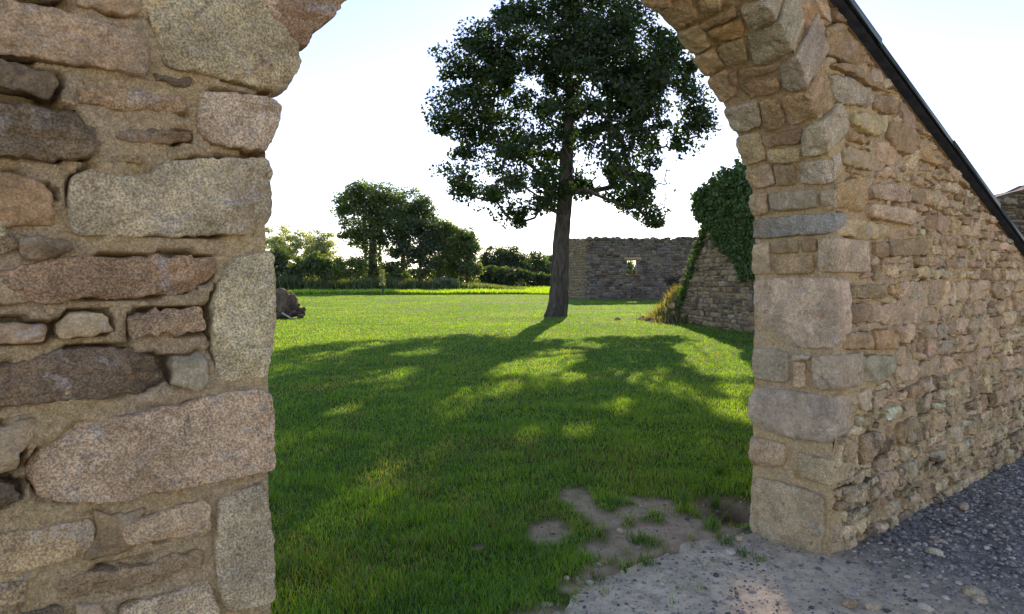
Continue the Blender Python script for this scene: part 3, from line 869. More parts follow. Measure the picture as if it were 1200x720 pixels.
def grass_color(x, y, n, rs):
    a = fbm(N3(x, y), .35, 3, 60); b = fbm(N3(x, y), 2.2, 3, 61)
    t = np.clip(.5+.55*a+.45*b+rs.normal(0, .22, n), 0, 1)[:, None]
    c = np.array([.050, .150, .010])*(1-t)+np.array([.120, .225, .013])*t
    dry = (rs.random(n) < .035+.35*(y < 9)*sstep(.05, .6, soil_mask(x, y))+.22*sstep(.15, .5, fbm(N3(x, y), 1.1, 3, 62))*(.15+.85*sstep(22, 9, y)))[:, None]
    c = np.where(dry, np.array([.20, .17, .07])*rs.uniform(.7, 1.2, (n, 1)), c)
    return c*rs.uniform(.55, 1.5, (n, 1))
n = 620000
rs = np.random.default_rng(77)
y = np.exp(rs.uniform(math.log(2.4), math.log(86), n)); x = rs.uniform(-1, 1, n)*(.47*y+.7)
nd, s = ndist(x, y), sdist(x, y)
keepm = (nd > 2.02) & ~((nd < 2.43) & ((s > 3.9) | (s < .72))) & (rs.random(n) > sstep(.1, .95, path_mask(x, y)+.55*fbm(N3(x, y), 11, 3, 73))) & (rs.random(n) > .92*sstep(.25, .95, soil_mask(x, y)+.55*fbm(N3(x, y), 15, 3, 69))*(y < 9))
keepm &= (rs.random(n) > .25*sstep(.1, .5, fbm(N3(x, y), 1.9, 3, 64)))
x, y = x[keepm], y[keepm]; n = len(x)
tall = 1+.75*sstep(-.1, .5, fbm(N3(x, y), 2.6, 3, 65))*(y < 14)
hg = rs.uniform(.024, .052, n)*tall*np.where(y > 14, 1.15, 1.)
wd = rs.uniform(.0028, .0048, n)*np.maximum(1, y/4.2)**.92
ln = np.clip(rs.normal(.55, .28, n), .05, 1.1)
gz = np.where(y < 9, np.maximum(gh(x, y), np.where(path_mask(x, y) > .03, ph(x, y), -9)), gh(x, y))
V, Q, T, C = blades(x, y, gz, hg, wd, grass_color(x, y, n, rs), ln, 78)
o = mesh_obj('grass', V, [Q, T], M_GRASS, tint=C, smooth=False)
tag(o, 'short green lawn grass with thin patches, growing beyond the arch', 'grass', kind='stuff')
print('grass', n)
# unmown meadow behind the lawn
n = 90000
y = np.concatenate([82+rs.exponential(3.0, n//2), rs.uniform(82, 135, n-n//2)]); x = rs.uniform(-.46, .30, n)*y
edge = 82+1.2*fbm(N3(x, x*0), .12, 3, 66)
kk = y > edge; x, y = x[kk], y[kk]; n = len(x)
hg = rs.uniform(.22, .6, n)*(1+.5*fbm(N3(x, y), .25, 3, 67)); wd = rs.uniform(.06, .12, n)
c = grass_color(x, y, n, rs)*np.array([1.7, 1.45, 1.0])
V, Q, T, C = blades(x, y, gh(x, y), hg, wd, c, np.clip(rs.normal(.35, .2, n), 0, .9), 79)
tag(mesh_obj('meadow_grass', V, [Q, T], M_GRASS, tint=C, smooth=False), 'tall unmown meadow grass in a strip behind the lawn', 'grass', kind='stuff')
# rough weeds at the foot of the trees
n = 26000
y = rs.uniform(100, 112, n); x = rs.uniform(-.40, .02, n)*y
hg = rs.uniform(.8, 2.0, n)*(1+.5*fbm(N3(x, y), .3, 3, 68))*np.interp(x, [-45, -18, -8, 2], [1.15, 1.0, .7, .3]); wd = rs.uniform(.10, .22, n)
c = np.array([.065, .10, .035])*rs.uniform(.7, 1.4, (n, 1))
V, Q, T, C = blades(x, y, gh(x, y), hg, wd, c, np.clip(rs.normal(.3, .2, n), 0, .9), 80)
tag(mesh_obj('undergrowth', V, [Q, T], M_GRASS, tint=C, smooth=False), 'tall nettles and weeds along the foot of the far trees', 'undergrowth', kind='stuff')
# longer tufts against the pier
n = 0
tufts = [(842,556,.18,90), (838,583,.14,70), (852,628,.12,60), (870,640,.08,50), (890,650,.07,35), (800,588,.14,80), (720,592,.10,60), (745,632,.11,70), (835,618,.13,70), (690,566,.1,60), (640,650,.09,60), (610,690,.08,60), (760,655,.09,45), (700,668,.08,50)]
for i, (x_, y_, hh, m) in enumerate(tufts):
    P = on_ground(x_, y_); xx = P[0]+rs.normal(0, .022, m); yy = P[1]+rs.normal(0, .028, m)
    kk = ~((ndist(xx, yy) > 1.82) & (ndist(xx, yy) < 2.43) & (sdist(xx, yy) > 3.93)); xx, yy = xx[kk], yy[kk]; m = len(xx)
    c = np.array([.055, .125, .018])*rs.uniform(.7, 1.35, (m, 1))
    V, Q, T, C = blades(xx, yy, np.maximum(gh(xx, yy), ph(xx, yy)-.01), rs.uniform(.45, 1.0, m)*hh, rs.uniform(.004, .007, m), c, np.clip(rs.normal(.6, .25, m), .1, 1.1), 500+i)
    o = mesh_obj('grass_tuft', V, [Q, T], M_GRASS, tint=C, smooth=False)
    tag(o, 'tuft of longer green grass on the lawn edge by the gravel', 'grass tuft', 'longer grass tufts near the gravel')

# ------------------------------------------------------------------ trees
def leaf_cards(C, size, seed, up=.5, out=None, col=(.05, .09, .02), colv=.25, aspect=.55):
    rs = np.random.default_rng(seed); n = len(C)
    N = rs.normal(0, 1, (n, 3)); N[:, 2] += up*1.5
    if out is not None: N += out
    N /= np.linalg.norm(N, axis=1)[:, None]
    A = rs.normal(0, 1, (n, 3)); A -= N*np.sum(A*N, 1)[:, None]; A /= np.linalg.norm(A, axis=1)[:, None]
    Bv = np.cross(N, A)
    sz = size*rs.uniform(.6, 1.35, n)[:, None]
    droop = N*sz*rs.uniform(-.1, .25, (n, 1))
    V = np.stack([C-A*sz*.5, C+Bv*sz*.5*aspect+droop*.6, C+A*sz*.5, C-Bv*sz*.5*aspect+droop*.6], 1)
    i = np.arange(n)[:, None]*4
    T = np.concatenate([np.concatenate([i, i+1, i+2], 1), np.concatenate([i, i+2, i+3], 1)])
    c = np.asarray(col)
    cc = (np.tile(c, (n, 1)) if c.ndim == 1 else c)*rs.uniform(1-colv, 1+colv, (n, 1))*(1+rs.normal(0, .08, (n, 3)))
    return V.reshape(-1, 3), T, np.repeat(np.clip(cc, .004, .6), 4, 0)

def tube(acc, P, R, seg=8, rough=0., seed=0, flare=0.):
    P = np.asarray(P, float); R = np.asarray(R, float); n = len(P)
    T = np.gradient(P, axis=0); T /= np.linalg.norm(T, axis=1)[:, None]+1e-9
    ref = np.array([1., 0, 0]) if abs(T[0, 0]) < .8 else np.array([0, 1., 0])
    A = np.cross(T, ref); A /= np.linalg.norm(A, axis=1)[:, None]+1e-9
    Bv = np.cross(T, A)
    th = np.linspace(0, 2*math.pi, seg, endpoint=False)
    rr = np.tile(R[:, None], (1, seg))
    if flare:
        rr = rr*(1+flare*np.exp(-np.linspace(0, 1, n)*9)[:, None]*(np.cos(th*4+.7)+.6*np.cos(th*7+2))[None]*.35)
    V = P[:, None]+(A[:, None]*np.cos(th)[None, :, None]+Bv[:, None]*np.sin(th)[None, :, None])*rr[..., None]
    V = V.reshape(-1, 3)
    if rough:
        V = V+(V-np.repeat(P, seg, 0))*(rough*fbm(V*np.array([1, 1, .3]), 6, 4, seed))[:, None]
    i = np.arange(seg); j = (i+1) % seg
    Q = np.concatenate([np.stack([r*seg+i, r*seg+j, (r+1)*seg+j, (r+1)*seg+i], 1) for r in range(n-1)])
    acc.add(V, Q)

def limbs(acc, start_nodes, start_r, clumps, rmin=.018, k=.030, seg=6, sag=.08):
    """grow limbs from the trunk's nodes to each clump, thick where many hang on"""
    nodes = [np.array(p) for p in start_nodes]; par = [-1]*len(nodes); cnt = [0]*len(nodes)
    c0 = nodes[0]
    order = np.argsort(np.linalg.norm(np.asarray(clumps)-c0, axis=1))
    for ci in order:
        c = np.asarray(clumps[ci]); A = np.array(nodes)
        d = np.linalg.norm(A-c, axis=1)+.5*np.maximum(0, A[:, 2]-c[2])
        b = int(d.argmin()); L = np.linalg.norm(nodes[b]-c)
        m = (nodes[b]+c)/2+np.array([random.gauss(0, .1), random.gauss(0, .1), random.gauss(0, .05)-sag])*L
        nodes.append(m); par.append(b); cnt.append(0)
        nodes.append(c); par.append(len(nodes)-2); cnt.append(1)
    for i in range(len(nodes)-1, len(start_nodes)-1, -1):
        if par[i] >= 0: cnt[par[i]] += cnt[i]
    ns = len(start_nodes)
    for i in range(ns, len(nodes)):
        p = par[i]
        r1 = rmin+k*math.sqrt(cnt[i])*.55
        r0 = rmin+k*math.sqrt(cnt[i] if p < ns else (cnt[i]+cnt[p])/2)*.6
        if p < ns: r0 = min(r0*1.2, start_r)
        tube(acc, [nodes[p], nodes[p]*.5+nodes[i]*.5, nodes[i]], [r0, (r0+r1)/2, r1], seg)

def shell_points(rs, n, cen, rad, lo=.35):
    d = rs.normal(0, 1, (n, 3)); d /= np.linalg.norm(d, axis=1)[:, None]
    return cen+d*(rs.uniform(lo**3, 1, n)**(1/3))[:, None]*rad

# --- the big oak
OY = 30.5
def opx(x, y): return at_depth(x, y, OY)
oak = empty('oak_tree', (opx(652, 372)[0], OY, 0))
tag(oak, 'large lone oak with dark dense rounded crown and bare leaning trunk on the lawn', 'tree')
OUT = np.array([(690,-14),(740,-8),(772,20),(797,50),(826,96),(843,140),(822,170),(806,198),(790,240),(778,274),(742,264),(718,252),(700,236),(672,230),(645,240),(625,262),(604,272),(590,262),(572,246),(545,236),(522,222),(513,195),(524,172),(505,150),(496,132),(512,116),(535,104),(520,88),(505,70),(530,56),(555,30),(590,18),(622,2),(650,-10)])
acc = Acc()
tp = np.array([opx(652,374), opx(653,366), opx(655,352), opx(656,328), opx(657,300), opx(659,270), opx(661,245), opx(663,215), opx(664,185), opx(667,150), opx(668,110), opx(668,70)])
tp[:, 1] = OY+np.array([0,0,.02,.05,.08,.1,.1,.1,.15,.2,.2,.2])
tr = np.array([.47,.43,.41,.395,.38,.35,.34,.33,.28,.2,.13,.06])
fine = np.linspace(0, len(tp)-1, 70); tpf = np.stack([np.interp(fine, range(len(tp)), tp[:, i]) for i in range(3)], 1); trf = np.interp(fine, range(len(tr)), tr)
tube(acc, tpf, trf, 36, .12, 3, .7)
rs = np.random.default_rng(42)
cl = []; ROWS = {}
ppm = OY/FPX
CC0 = OUT.mean(0); OIN = CC0+(OUT-CC0)*np.array([.94, .95])
while len(cl) < 470:
    x_ = rs.uniform(495, 845); y_ = rs.uniform(-15, 276)
    if not inpoly(OIN, np.array(x_), np.array(y_)): continue
    y_ = round(y_/3)*3.
    if y_ not in ROWS: ROWS[y_] = [q for q in np.arange(490, 850, 4.) if inpoly(OIN, np.array(q), np.array(y_))]
    row = ROWS[y_]
    if not row or not row[0] <= x_ <= row[-1]: continue
    hw = (max(row)-min(row))/2*ppm; mid = (max(row)+min(row))/2
    e = min(1., abs((x_-mid)*ppm/hw))
    Yd = OY+rs.uniform(-1, 1)*hw*math.sqrt(max(0, 1-e*e))*.92
    # fewer sprays hang low down and inside
    if rs.random() < .42*sstep(60, 200, y_): continue
    if rs.random() < .35 and abs(Yd-OY) < hw*.35 and e < .55: continue
    P = at_depth(x_, y_, OY); P = np.array([P[0], Yd, P[2]])
    cl.append(P)
for x_, y_ in ((690,700),(720,660),(760,640),(800,650),(830,630),(760,690),(800,700),(840,680),(850,710),(730,715),(790,670),(840,655),(865,650),(700,680),(810,720),(350,440),(380,452),(400,462),(340,455),(420,440),(720,455),(760,470),(700,490),(745,500),(770,490),(690,520),(650,540),(720,530),(830,700),(800,715),(870,662),(780,690),(852,690),(868,680),(842,712),(858,668),(815,690),(770,712),(790,655),(740,690)):
    P = on_ground(x_, y_); lam = (OY-P[1])/SUNV[1]
    for q in range(2): cl.append(P+SUNV*(lam+rs.uniform(-2.5, 2.5))+rs.normal(0, .25, 3))  # extra clumps added along sun rays, to throw shade on these ground points
cl = np.array(cl)
limbs(acc, tpf[34:66:3], .13, cl, .012, .013)
acc.build('trunk', M_BARK, oak)
n = 88000
ci = rs.integers(0, len(cl), n)
wgt = rs.uniform(.5, 1.15, len(cl))
off = rs.normal(0, 1, (n, 3)); off *= (rs.uniform(0, 1, n)**.42/np.linalg.norm(off, axis=1))[:, None]; off = off*np.array([.84, .84, .50])*wgt[ci][:, None]
C = cl[ci]+off
# daylight: gaps cut through the crown along sun rays, shaped to place sun spots
GAPS = [(893,698,.17),(640,428,.45),(610,430,.40),(585,434,.3),(662,420,.4),(680,408,.45),(667,442,.22),(736,441,.2),(715,480,.2),(728,474,.14),(677,505,.13),(622,511,.12),(430,407,.3),(402,480,.12),(824,412,.6),(845,430,.6),(866,425,.6),(866,457,.3),(860,482,.22),(850,400,.7)]
ok = np.ones(n, bool)
for gx_, gy_, r in GAPS:
    P = on_ground(gx_, gy_); d = C-P; t = d@SUNV; dist = np.linalg.norm(d-t[:, None]*SUNV, axis=1)
    ok &= ~((dist < r*1.15) & (rs.random(n) < .985))
C = C[ok]; ci = ci[ok]
out = (C-np.array([tp[8][0], OY, 8.0])); out /= np.linalg.norm(out, axis=1)[:, None]
V, T, cc = leaf_cards(C, .18, 43, .5, out*.6, (.033, .058, .017), .4, .62)
mesh_obj('crown', V, T, M_OAK, oak, cc, smooth=False)
print('oak leaves', len(C))

# --- trees and bushes of the far hedge line
def far_tree(name, label, cat, trunk_px, Y, lobes, nleaf, leaf, col, trunk_r=.35, group='far trees', mat=None, seed=0, depth=.8, colv=.3, up=.5, lo=.35, trunk_h=None, ivy=0, base_z=None):
    """lobes: (x, y, rx, ry) ellipses in picture units at distance Y"""
    rs = np.random.default_rng(seed); k = Y/FPX
    xb = at_depth(trunk_px, 331, Y)[0]; z0 = float(gh(np.array([xb]), np.array([float(Y)]))[0])
    t = empty(name, (xb, Y, z0)); tag(t, label, cat, group)
    L = np.array(lobes, float); wts = L[:, 2]*L[:, 3]; wts /= wts.sum()
    cen = np.array([at_depth(a, b, Y) for a, b in L[:, :2]]); rad = np.stack([L[:, 2]*k, np.maximum(L[:, 2], L[:, 3])*k*depth, L[:, 3]*k], 1)
    ncl = max(30, nleaf//70)
    li = rs.choice(len(L), ncl, p=wts)
    clp = shell_points(rs, ncl, cen[li], rad[li], lo)
    clp[:, 2] = np.maximum(clp[:, 2], z0+.3)
    acc = Acc()
    top = max(cen[:, 2].max(), z0+1) if trunk_h is None else trunk_h
    tx = cen[cen[:, 2].argmax()][0]
    zz = np.linspace(z0-.2, top, 14); f = (zz-zz[0])/(zz[-1]-zz[0])
    tpath = np.stack([xb+(tx-xb)*f**1.5+.15*np.sin(f*5+seed), np.full(14, float(Y))+.1*np.cos(f*4), zz], 1)
    tube(acc, tpath, trunk_r*(1-.75*f)*(1+.5*np.exp(-f*14)), 12, .08, seed, .6)
    pick = rs.choice(ncl, min(ncl, 90), replace=False)
    limbs(acc, tpath[4:], trunk_r*.5, clp[pick], .03, .03, 5)
    acc.build('trunk', M_BARK, t)
    ci = rs.integers(0, ncl, nleaf)
    sp = (np.mean(rad[:, 0])*.17+leaf*.8)*1.9
    of = rs.normal(0, 1, (nleaf, 3)); of *= (rs.uniform(0, 1, nleaf)**.42/np.linalg.norm(of, axis=1))[:, None]
    C = clp[ci]+of*np.array([sp, sp, sp*.62])*rs.uniform(.6, 1.2, ncl)[ci][:, None]
    if ivy:
        m = ivy; f2 = rs.uniform(.0, .75, m); th = rs.uniform(0, 6.28, m)
        tz = np.interp(f2, f, tpath[:, 2]); rr = trunk_r*(1.25+rs.uniform(0, .7, m)*(.5+.9*np.sin(f2*9)**2))
        C = np.concatenate([C, np.stack([np.interp(f2, f, tpath[:, 0])+rr*np.cos(th), Y+rr*np.sin(th), tz], 1)])
    C = C[C[:, 2] > z0+.05]
    o_ = C-np.array([xb, Y, cen[:, 2].mean()]); o_ /= np.linalg.norm(o_, axis=1)[:, None]
    V, T, cc = leaf_cards(C, leaf, seed+1, up, o_*.7, col, colv, .7)
    mesh_obj('crown' if cat == 'tree' else 'foliage', V, T, mat or M_LEAF, t, cc, smooth=False)
    return t
G1 = (.085, .13, .034); G2 = (.12, .17, .04); G3 = (.058, .092, .034); GS_ = (.27, .30, .21); GY_ = (.13, .19, .04)
far_tree('oak_tree', 'tall spreading oak with ivy-clad trunk, leftmost big crown of the far trees', 'tree', 436, 108, [(420,246,24,16),(436,228,26,15),(452,240,24,22),(412,268,18,12),(440,268,26,16),(405,234,13,10),(424,284,20,9),(462,262,16,20)], 15000, .42, G1, .85, seed=201, ivy=2600)
far_tree('oak_tree', 'oak with thin right-leaning crown just right of the tallest far oak', 'tree', 470, 112, [(480,238,22,16),(497,246,16,15),(470,256,20,18),(490,262,18,12),(505,252,8,8)], 8000, .40, G1, .5, seed=202)
far_tree('ivy_clad_tree', 'dark bushy tree smothered in ivy between the oaks and the light green trees', 'tree', 492, 108, [(484,284,22,20),(497,272,20,16),(490,310,16,18),(466,288,14,16),(505,296,14,22)], 12000, .36, G3, .4, seed=203)
far_tree('broadleaf_tree', 'tall sunlit light green tree with hanging ivy curtains on its trunk', 'tree', 516, 110, [(512,272,15,16),(522,268,14,16),(516,294,17,20),(528,286,12,18),(514,316,13,13)], 11000, .34, G2, .4, seed=204)
far_tree('broadleaf_tree', 'light green narrow tree between the ivy curtains and the rounded hedge tree', 'tree', 531, 113, [(530,280,12,18),(534,300,13,20),(528,318,11,12)], 7000, .34, GY_, .35, seed=205)
far_tree('broadleaf_tree', 'rounded columnar green tree at the right end of the tall far group', 'tree', 548, 111, [(545,282,13,18),(551,292,11,22),(546,308,15,20),(552,320,12,12)], 10000, .34, G1, .35, seed=206)
far_tree('broadleaf_tree', 'dark round topped tree in the distance, left half of the low pair', 'tree', 581, 140, [(579,306,15,16),(572,317,13,15),(584,321,15,13)], 11000, .42, G3, .4, seed=207)
far_tree('broadleaf_tree', 'dark broad round tree in the distance, right half of the low pair', 'tree', 600, 142, [(598,304,16,15),(607,313,13,15),(598,321,15,13)], 11000, .42, G3, .4, seed=208)
far_tree('broadleaf_tree', 'smaller distant tree with pointed top left of the big oak trunk', 'tree', 628, 150, [(628,306,11,12),(621,316,12,14),(635,318,12,14),(614,320,10,12)], 10000, .42, G1, .35, seed=209)
far_tree('broadleaf_tree', 'pale distant tree partly behind the big oak trunk', 'tree', 647, 155, [(645,308,11,11),(651,318,12,13),(640,322,10,10)], 8000, .42, G2, .35, seed=210)
far_tree('willow_tree', 'silvery feathery willow against the sky, nearest the archway jamb', 'tree', 334, 120, [(324,284,14,20),(340,282,15,19),(333,296,20,15),(314,290,10,22)], 6500, .34, GS_, .25, seed=211, up=.1, lo=.2)
far_tree('willow_tree', 'silvery feathery willow standing behind the dark bushes, right of the other willow', 'tree', 374, 122, [(366,288,16,20),(382,290,15,16),(374,302,20,14),(394,302,8,10)], 7000, .34, GS_, .25, seed=212, up=.1, lo=.2)
far_tree('bush', 'dark round bush touching the archway jamb below the willow', 'bush', 331, 105, [(330,302,13,14),(322,312,14,15),(338,316,12,12)], 5000, .34, G3, .15, 'far bushes', seed=213)
far_tree('bush', 'dark green bush in the middle under the two willows', 'bush', 362, 104, [(358,312,16,13),(372,308,15,12),(350,320,14,10),(384,316,12,12)], 7500, .34, G1, .15, 'far bushes', seed=214)
far_tree('bush', 'bright yellow-green bush left of the ivy-clad oak trunk', 'bush', 408, 103, [(404,314,14,11),(418,312,11,10),(396,320,10,9)], 5000, .32, GY_, .12, 'far bushes', seed=215)
far_tree('bush', 'shadowed bush behind the sapling between the two oak trunks', 'bush', 462, 106, [(456,318,12,12),(470,318,10,13)], 4000, .32, G1, .12, 'far bushes', seed=216)
far_tree('bush', 'small pale flowering bush at the foot of the light green trees', 'bush', 521, 102, [(518,330,9,4),(530,331,6,3)], 1400, .28, (.16, .19, .12), .08, 'far bushes', seed=217)
far_tree('bush', 'low sunlit bush between the oak trunk and the ruined wall end', 'bush', 657, 128, [(654,325,8,8),(661,328,8,6)], 2500, .34, GY_, .1, 'far bushes', seed=218)
m = 15000
hx = rs.uniform(-64, 12, m); hz = rs.uniform(0, 1, m)
ht = 3.9+.9*fbm(N3(hx, hx*0), .12, 3, 97)+.5*fbm(N3(hx, hx*0), .5, 2, 98)-1.1*sstep(-8, 6, hx)
C = np.stack([hx, 126+rs.uniform(-1.4, 1.4, m), .3+hz*ht], 1)
V, T, cc = leaf_cards(C, .62, 98, .4, None, (.040, .066, .024), .3, .75)
tag(mesh_obj('hedge', V, T, M_LEAF, tint=cc, smooth=False), 'long low dark hedge running behind the far trees', 'hedge')
# sapling and stakes at the meadow edge
sp = empty('sapling', (at_depth(448, 346, 80)[0], 80, 0)); tag(sp, 'young narrow sapling with its dark stake at the meadow edge', 'sapling')
acc = Acc(); X0 = sp.location[0]
tube(acc, [(X0, 80, -.1), (X0+.02, 80, .8), (X0-.02, 80, 1.8), (X0, 80, 2.7)], [.06, .05, .04, .015], 8); acc.build('stem', M_BARK, sp)
acc = Acc(); tube(acc, [(X0+.12, 79.95, -.1), (X0+.12, 79.95, .6), (X0+.12, 79.95, 1.25)], [.075, .075, .07], 8); acc.build('stake', M_BARK, sp)
C = np.stack([X0+rs.normal(0, .16, 700), 80+rs.normal(0, .16, 700), rs.uniform(1.1, 3.0, 700)], 1)
V, T, cc = leaf_cards(C, .12, 5, .3, None, (.12, .15, .09), .25, .6); mesh_obj('foliage', V, T, M_LEAF, sp, cc, smooth=False)
k = NT('pale_plastic'); M_STAKE = k.principled((.55, .55, .5), .6)
for x_ in (538, 552, 565, 593, 610):
    P = at_depth(x_, 340, 83); acc = Acc()
    tube(acc, [(P[0], 83, -.1), (P[0], 83, .6), (P[0]+.02, 83, 1.2)], [.018, .018, .016], 6)
    o = acc.build('fence_stake', M_STAKE)
    tag(o, 'thin pale electric fence stake standing in the meadow strip', 'stake', 'fence stakes along the meadow')

# ------------------------------------------------------------------ ruins
class Plane:
    """a wall face from A to B on the ground, seen from the side the normal points to"""
    def __init__(self, A, B):
        self.A = np.array([*A, 0.]); B = np.array([*B, 0.]); self.L = np.linalg.norm(B-self.A)
        self.d = (B-self.A)/self.L; self.n = np.array([self.d[1], -self.d[0], 0])
        if self.n@(CAM*[1, 1, 0]-self.A) < 0: self.n = -self.n
    def map(self, u, v, w): return self.A+self.d*np.asarray(u)[..., None]+self.n*np.asarray(w)[..., None]+np.array([0, 0, 1.])*np.asarray(v)[..., None]
    def pix(self, x, y):
        r = ray(x, y); lam = ((self.A-CAM)@self.n)/(r@self.n); P = CAM+r*lam
        return (P-self.A)@self.d, P[2]
def slab(acc, pl, outline, thick, hole=None):
    """a solid wall of this outline, with one optional rectangular opening"""
    P = np.asarray(outline, float); n = len(P)
    import mathutils
    polys = [[Vector((*p, 0)) for p in P]]
    if hole is not None: polys.append([Vector((*p, 0)) for p in hole])
    tri = mathutils.geometry.tessellate_polygon(polys)
    A = np.concatenate([P]+([np.asarray(hole, float)] if hole is not None else []))
    m = len(A)
    V = np.concatenate([pl.map(A[:, 0], A[:, 1], np.full(m, -.02)), pl.map(A[:, 0], A[:, 1], np.full(m, -thick))])
    T = np.array(tri); T = np.concatenate([T, T[:, ::-1]+m])
    Q = [[i, (i+1) % n, (i+1) % n+m, i+m] for i in range(n)]
    if hole is not None: Q += [[n+i, n+(i+1) % 4, n+(i+1) % 4+m, n+i+m] for i in range(4)]
    acc.add(V, Q, T, (.2, .18, .15))
# ivy-covered ruin to the right
A_, B_ = (7.47, 21.3), (6.47, 27.2)
dd = np.array(B_)-np.array(A_)
pl = Plane(np.array(A_)-dd*.85, np.array(B_)+dd*.12)
u0 = pl.L
sil = [pl.pix(x, y) for x, y in ((787,383),(789,356),(800,334),(805,310),(814,290),(821,268),(823,236),(834,222),(852,214),(880,212))]
outline = [(0, -.3), (0, sil[-1][1])] + sil[::-1][:-1] + [(sil[0][0], -.3)]
ruin = empty('ruined_wall', pl.map(pl.L/2, 0., 0.)); tag(ruin, 'broken stone gable end with stepped edge, ivy hanging over its top', 'ruined wall')
acc = Acc(); slab(acc, pl, outline, .6); acc.build('mortar_core', M_FARM, ruin)
OA = np.array(outline)
acc = Acc()
def keep_r(P):
    k = inpoly(OA, P[:, 0], P[:, 1]);
    return P if k.sum() >= len(P)-2 else None
rubble(acc, pl.map, 0, pl.L+.3, -.2, 5.6, keep_r, (.12, .24), (.2, .5), .12, 'rdtgrmrd', .05, 3, 2, .022, 31, (-.01, .04), 14, .03, .2, .05, .02)
# broken edge: stones standing proud along the stepped side
for i in range(70):
    f = rs.uniform(0, len(sil)-4.01); j = int(f); q = f-j
    u_, v_ = np.array(sil[j])*(1-q)+np.array(sil[j+1])*q
    r = rs.uniform(.09, .2); w_ = rs.uniform(-.55, 0)
    V, T = lumps(pl.map(np.array([u_+rs.normal(0, .06)]), np.array([v_+rs.normal(0, .04)]), np.array([w_])), np.array([r]), 3000+i, .7)
    acc.add(V, None, T, tint('r', rs), rs.uniform(0, 50))
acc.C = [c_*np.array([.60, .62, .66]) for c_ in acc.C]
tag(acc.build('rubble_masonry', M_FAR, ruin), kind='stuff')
# ivy
IVY = np.array([pl.pix(x, y) for x, y in ((823,262),(820,238),(829,218),(846,203),(866,196),(900,196),(930,210),(930,330),(885,326),(872,318),(866,300),(852,292),(842,276),(834,262),(829,256))])
n = 60000
uu = rs.uniform(IVY[:, 0].min(), IVY[:, 0].max(), n); vv = rs.uniform(IVY[:, 1].min(), IVY[:, 1].max(), n)
kk = inpoly(IVY, uu, vv); uu, vv = uu[kk], vv[kk]
ww = np.where(vv > 4.9, rs.uniform(-.75, .3, len(uu)), rs.uniform(.0, .26, len(uu))+.22*sstep(2.8, 4.6, vv)*rs.random(len(uu)))+.14*fbm(np.stack([uu, vv, vv*0], 1), 1.6, 2, 90)
C = pl.map(uu, vv, ww)
strip = [pl.pix(x, y) for x, y in ((828,258),(822,280),(815,300),(808,322),(801,342),(796,356))]
m = 5200; f = rs.uniform(0, len(strip)-1.01, m); j = f.astype(int); q = (f-j)[:, None]; ST = np.array(strip)
b = ST[j]*(1-q)+ST[j+1]*q
C2 = pl.map(b[:, 0]+rs.normal(-.02, .13, m)-.1, b[:, 1]+rs.normal(0, .12, m), rs.uniform(-.5, .16, m))
sh = []
for q in range(26):
    k_ = rs.uniform(6.5, 14.2); j_ = int(k_); f_ = k_-j_
    a_ = IVY[j_]*(1-f_)+IVY[(j_+1) % len(IVY)]*f_; L_ = rs.uniform(.15, .6); m_ = int(70*L_)+20
    t_ = rs.uniform(0, 1, m_)**1.3
    sh.append(pl.map(a_[0]+rs.normal(0, .07, m_)+.18*np.sin(t_*4+q)*L_*rs.uniform(.2, 1), a_[1]+.2-L_*t_, .05+rs.uniform(0, .12, m_)))
for q in range(16):     # sprigs sticking up out of the top
    a_ = rs.uniform(IVY[:, 0].min()+.2, IVY[:, 0].max()-.6); top_ = np.interp(a_, IVY[1:7, 0][::-1], IVY[1:7, 1][::-1]) if IVY[1, 0] > IVY[6, 0] else np.interp(a_, IVY[1:7, 0], IVY[1:7, 1])
    m_ = 40; t_ = rs.uniform(0, 1, m_)
    sh.append(pl.map(a_+rs.normal(0, .05, m_)+t_*rs.uniform(-.15, .15), top_-.1+t_*rs.uniform(.15, .5), rs.uniform(-.5, .2)+rs.normal(0, .05, m_)))
C = np.concatenate([C, C2]+sh); C += rs.normal(0, .03, C.shape)
keepc = rs.random(len(C)) < .8
C = C[keepc]
V, T, cc = leaf_cards(C, .105, 91, .2, pl.n*.9, (.075, .14, .032), .4, .9)
o = mesh_obj('ivy', V, T, M_IVY, tint=cc, smooth=False); tag(o, 'dense dark green ivy draped over the top of the broken stone gable', 'ivy')
# mound of fallen stone with dry weeds at its foot
mc = on_ground(783, 378); mn = np.array([(mc[0], mc[1]+.5)])
gxx, gyy = np.meshgrid(np.linspace(-1.5, 1.6, 40), np.linspace(-2.4, 2.6, 50), indexing='ij')
MX, MY = mc[0]+.15+gxx, mc[1]+1.0+gyy
MZ = 1.15*np.exp(-((gxx-.55)/.75)**2-((gyy)/1.3)**2)+.12*fbm(N3(MX, MY), 2.2, 3, 95)-.10
mnd = empty('fallen_stone_mound', (mc[0], mc[1]+1, 0)); tag(mnd, 'low mound of earth and fallen stones at the foot of the ivy-covered gable', 'mound')
k = NT('mound_earth'); p = k.pos(); M_EARTH = k.principled(k.mix(k.ramp(k.noise(p, 3, 6, .7), .4, .62), (.075, .055, .035), (.14, .11, .065)), .95, k.bump(k.noise(p, 14, 6, .7), 1, .05), .05)
mesh_obj('earth', np.stack([MX, MY, MZ], -1).reshape(-1, 3), grid_faces(*MX.shape), M_EARTH, mnd)
acc = Acc()
def mz(a, b): return 1.15*math.exp(-((a-.55)/.75)**2-(b/1.3)**2)-.1
for i in range(80):
    a, b = rs.normal(.1, .6), rs.normal(0, 1.0)
    r = rs.uniform(.07, .19)
    V, T = lumps(np.array([[mc[0]+.15+a, mc[1]+1+b, max(mz(a, b), -.03)+r*.3]]), np.array([r]), 4000+i, .7); acc.add(V, None, T, tint(rs.choice(list('rdtr')), rs), rs.uniform(0, 50))
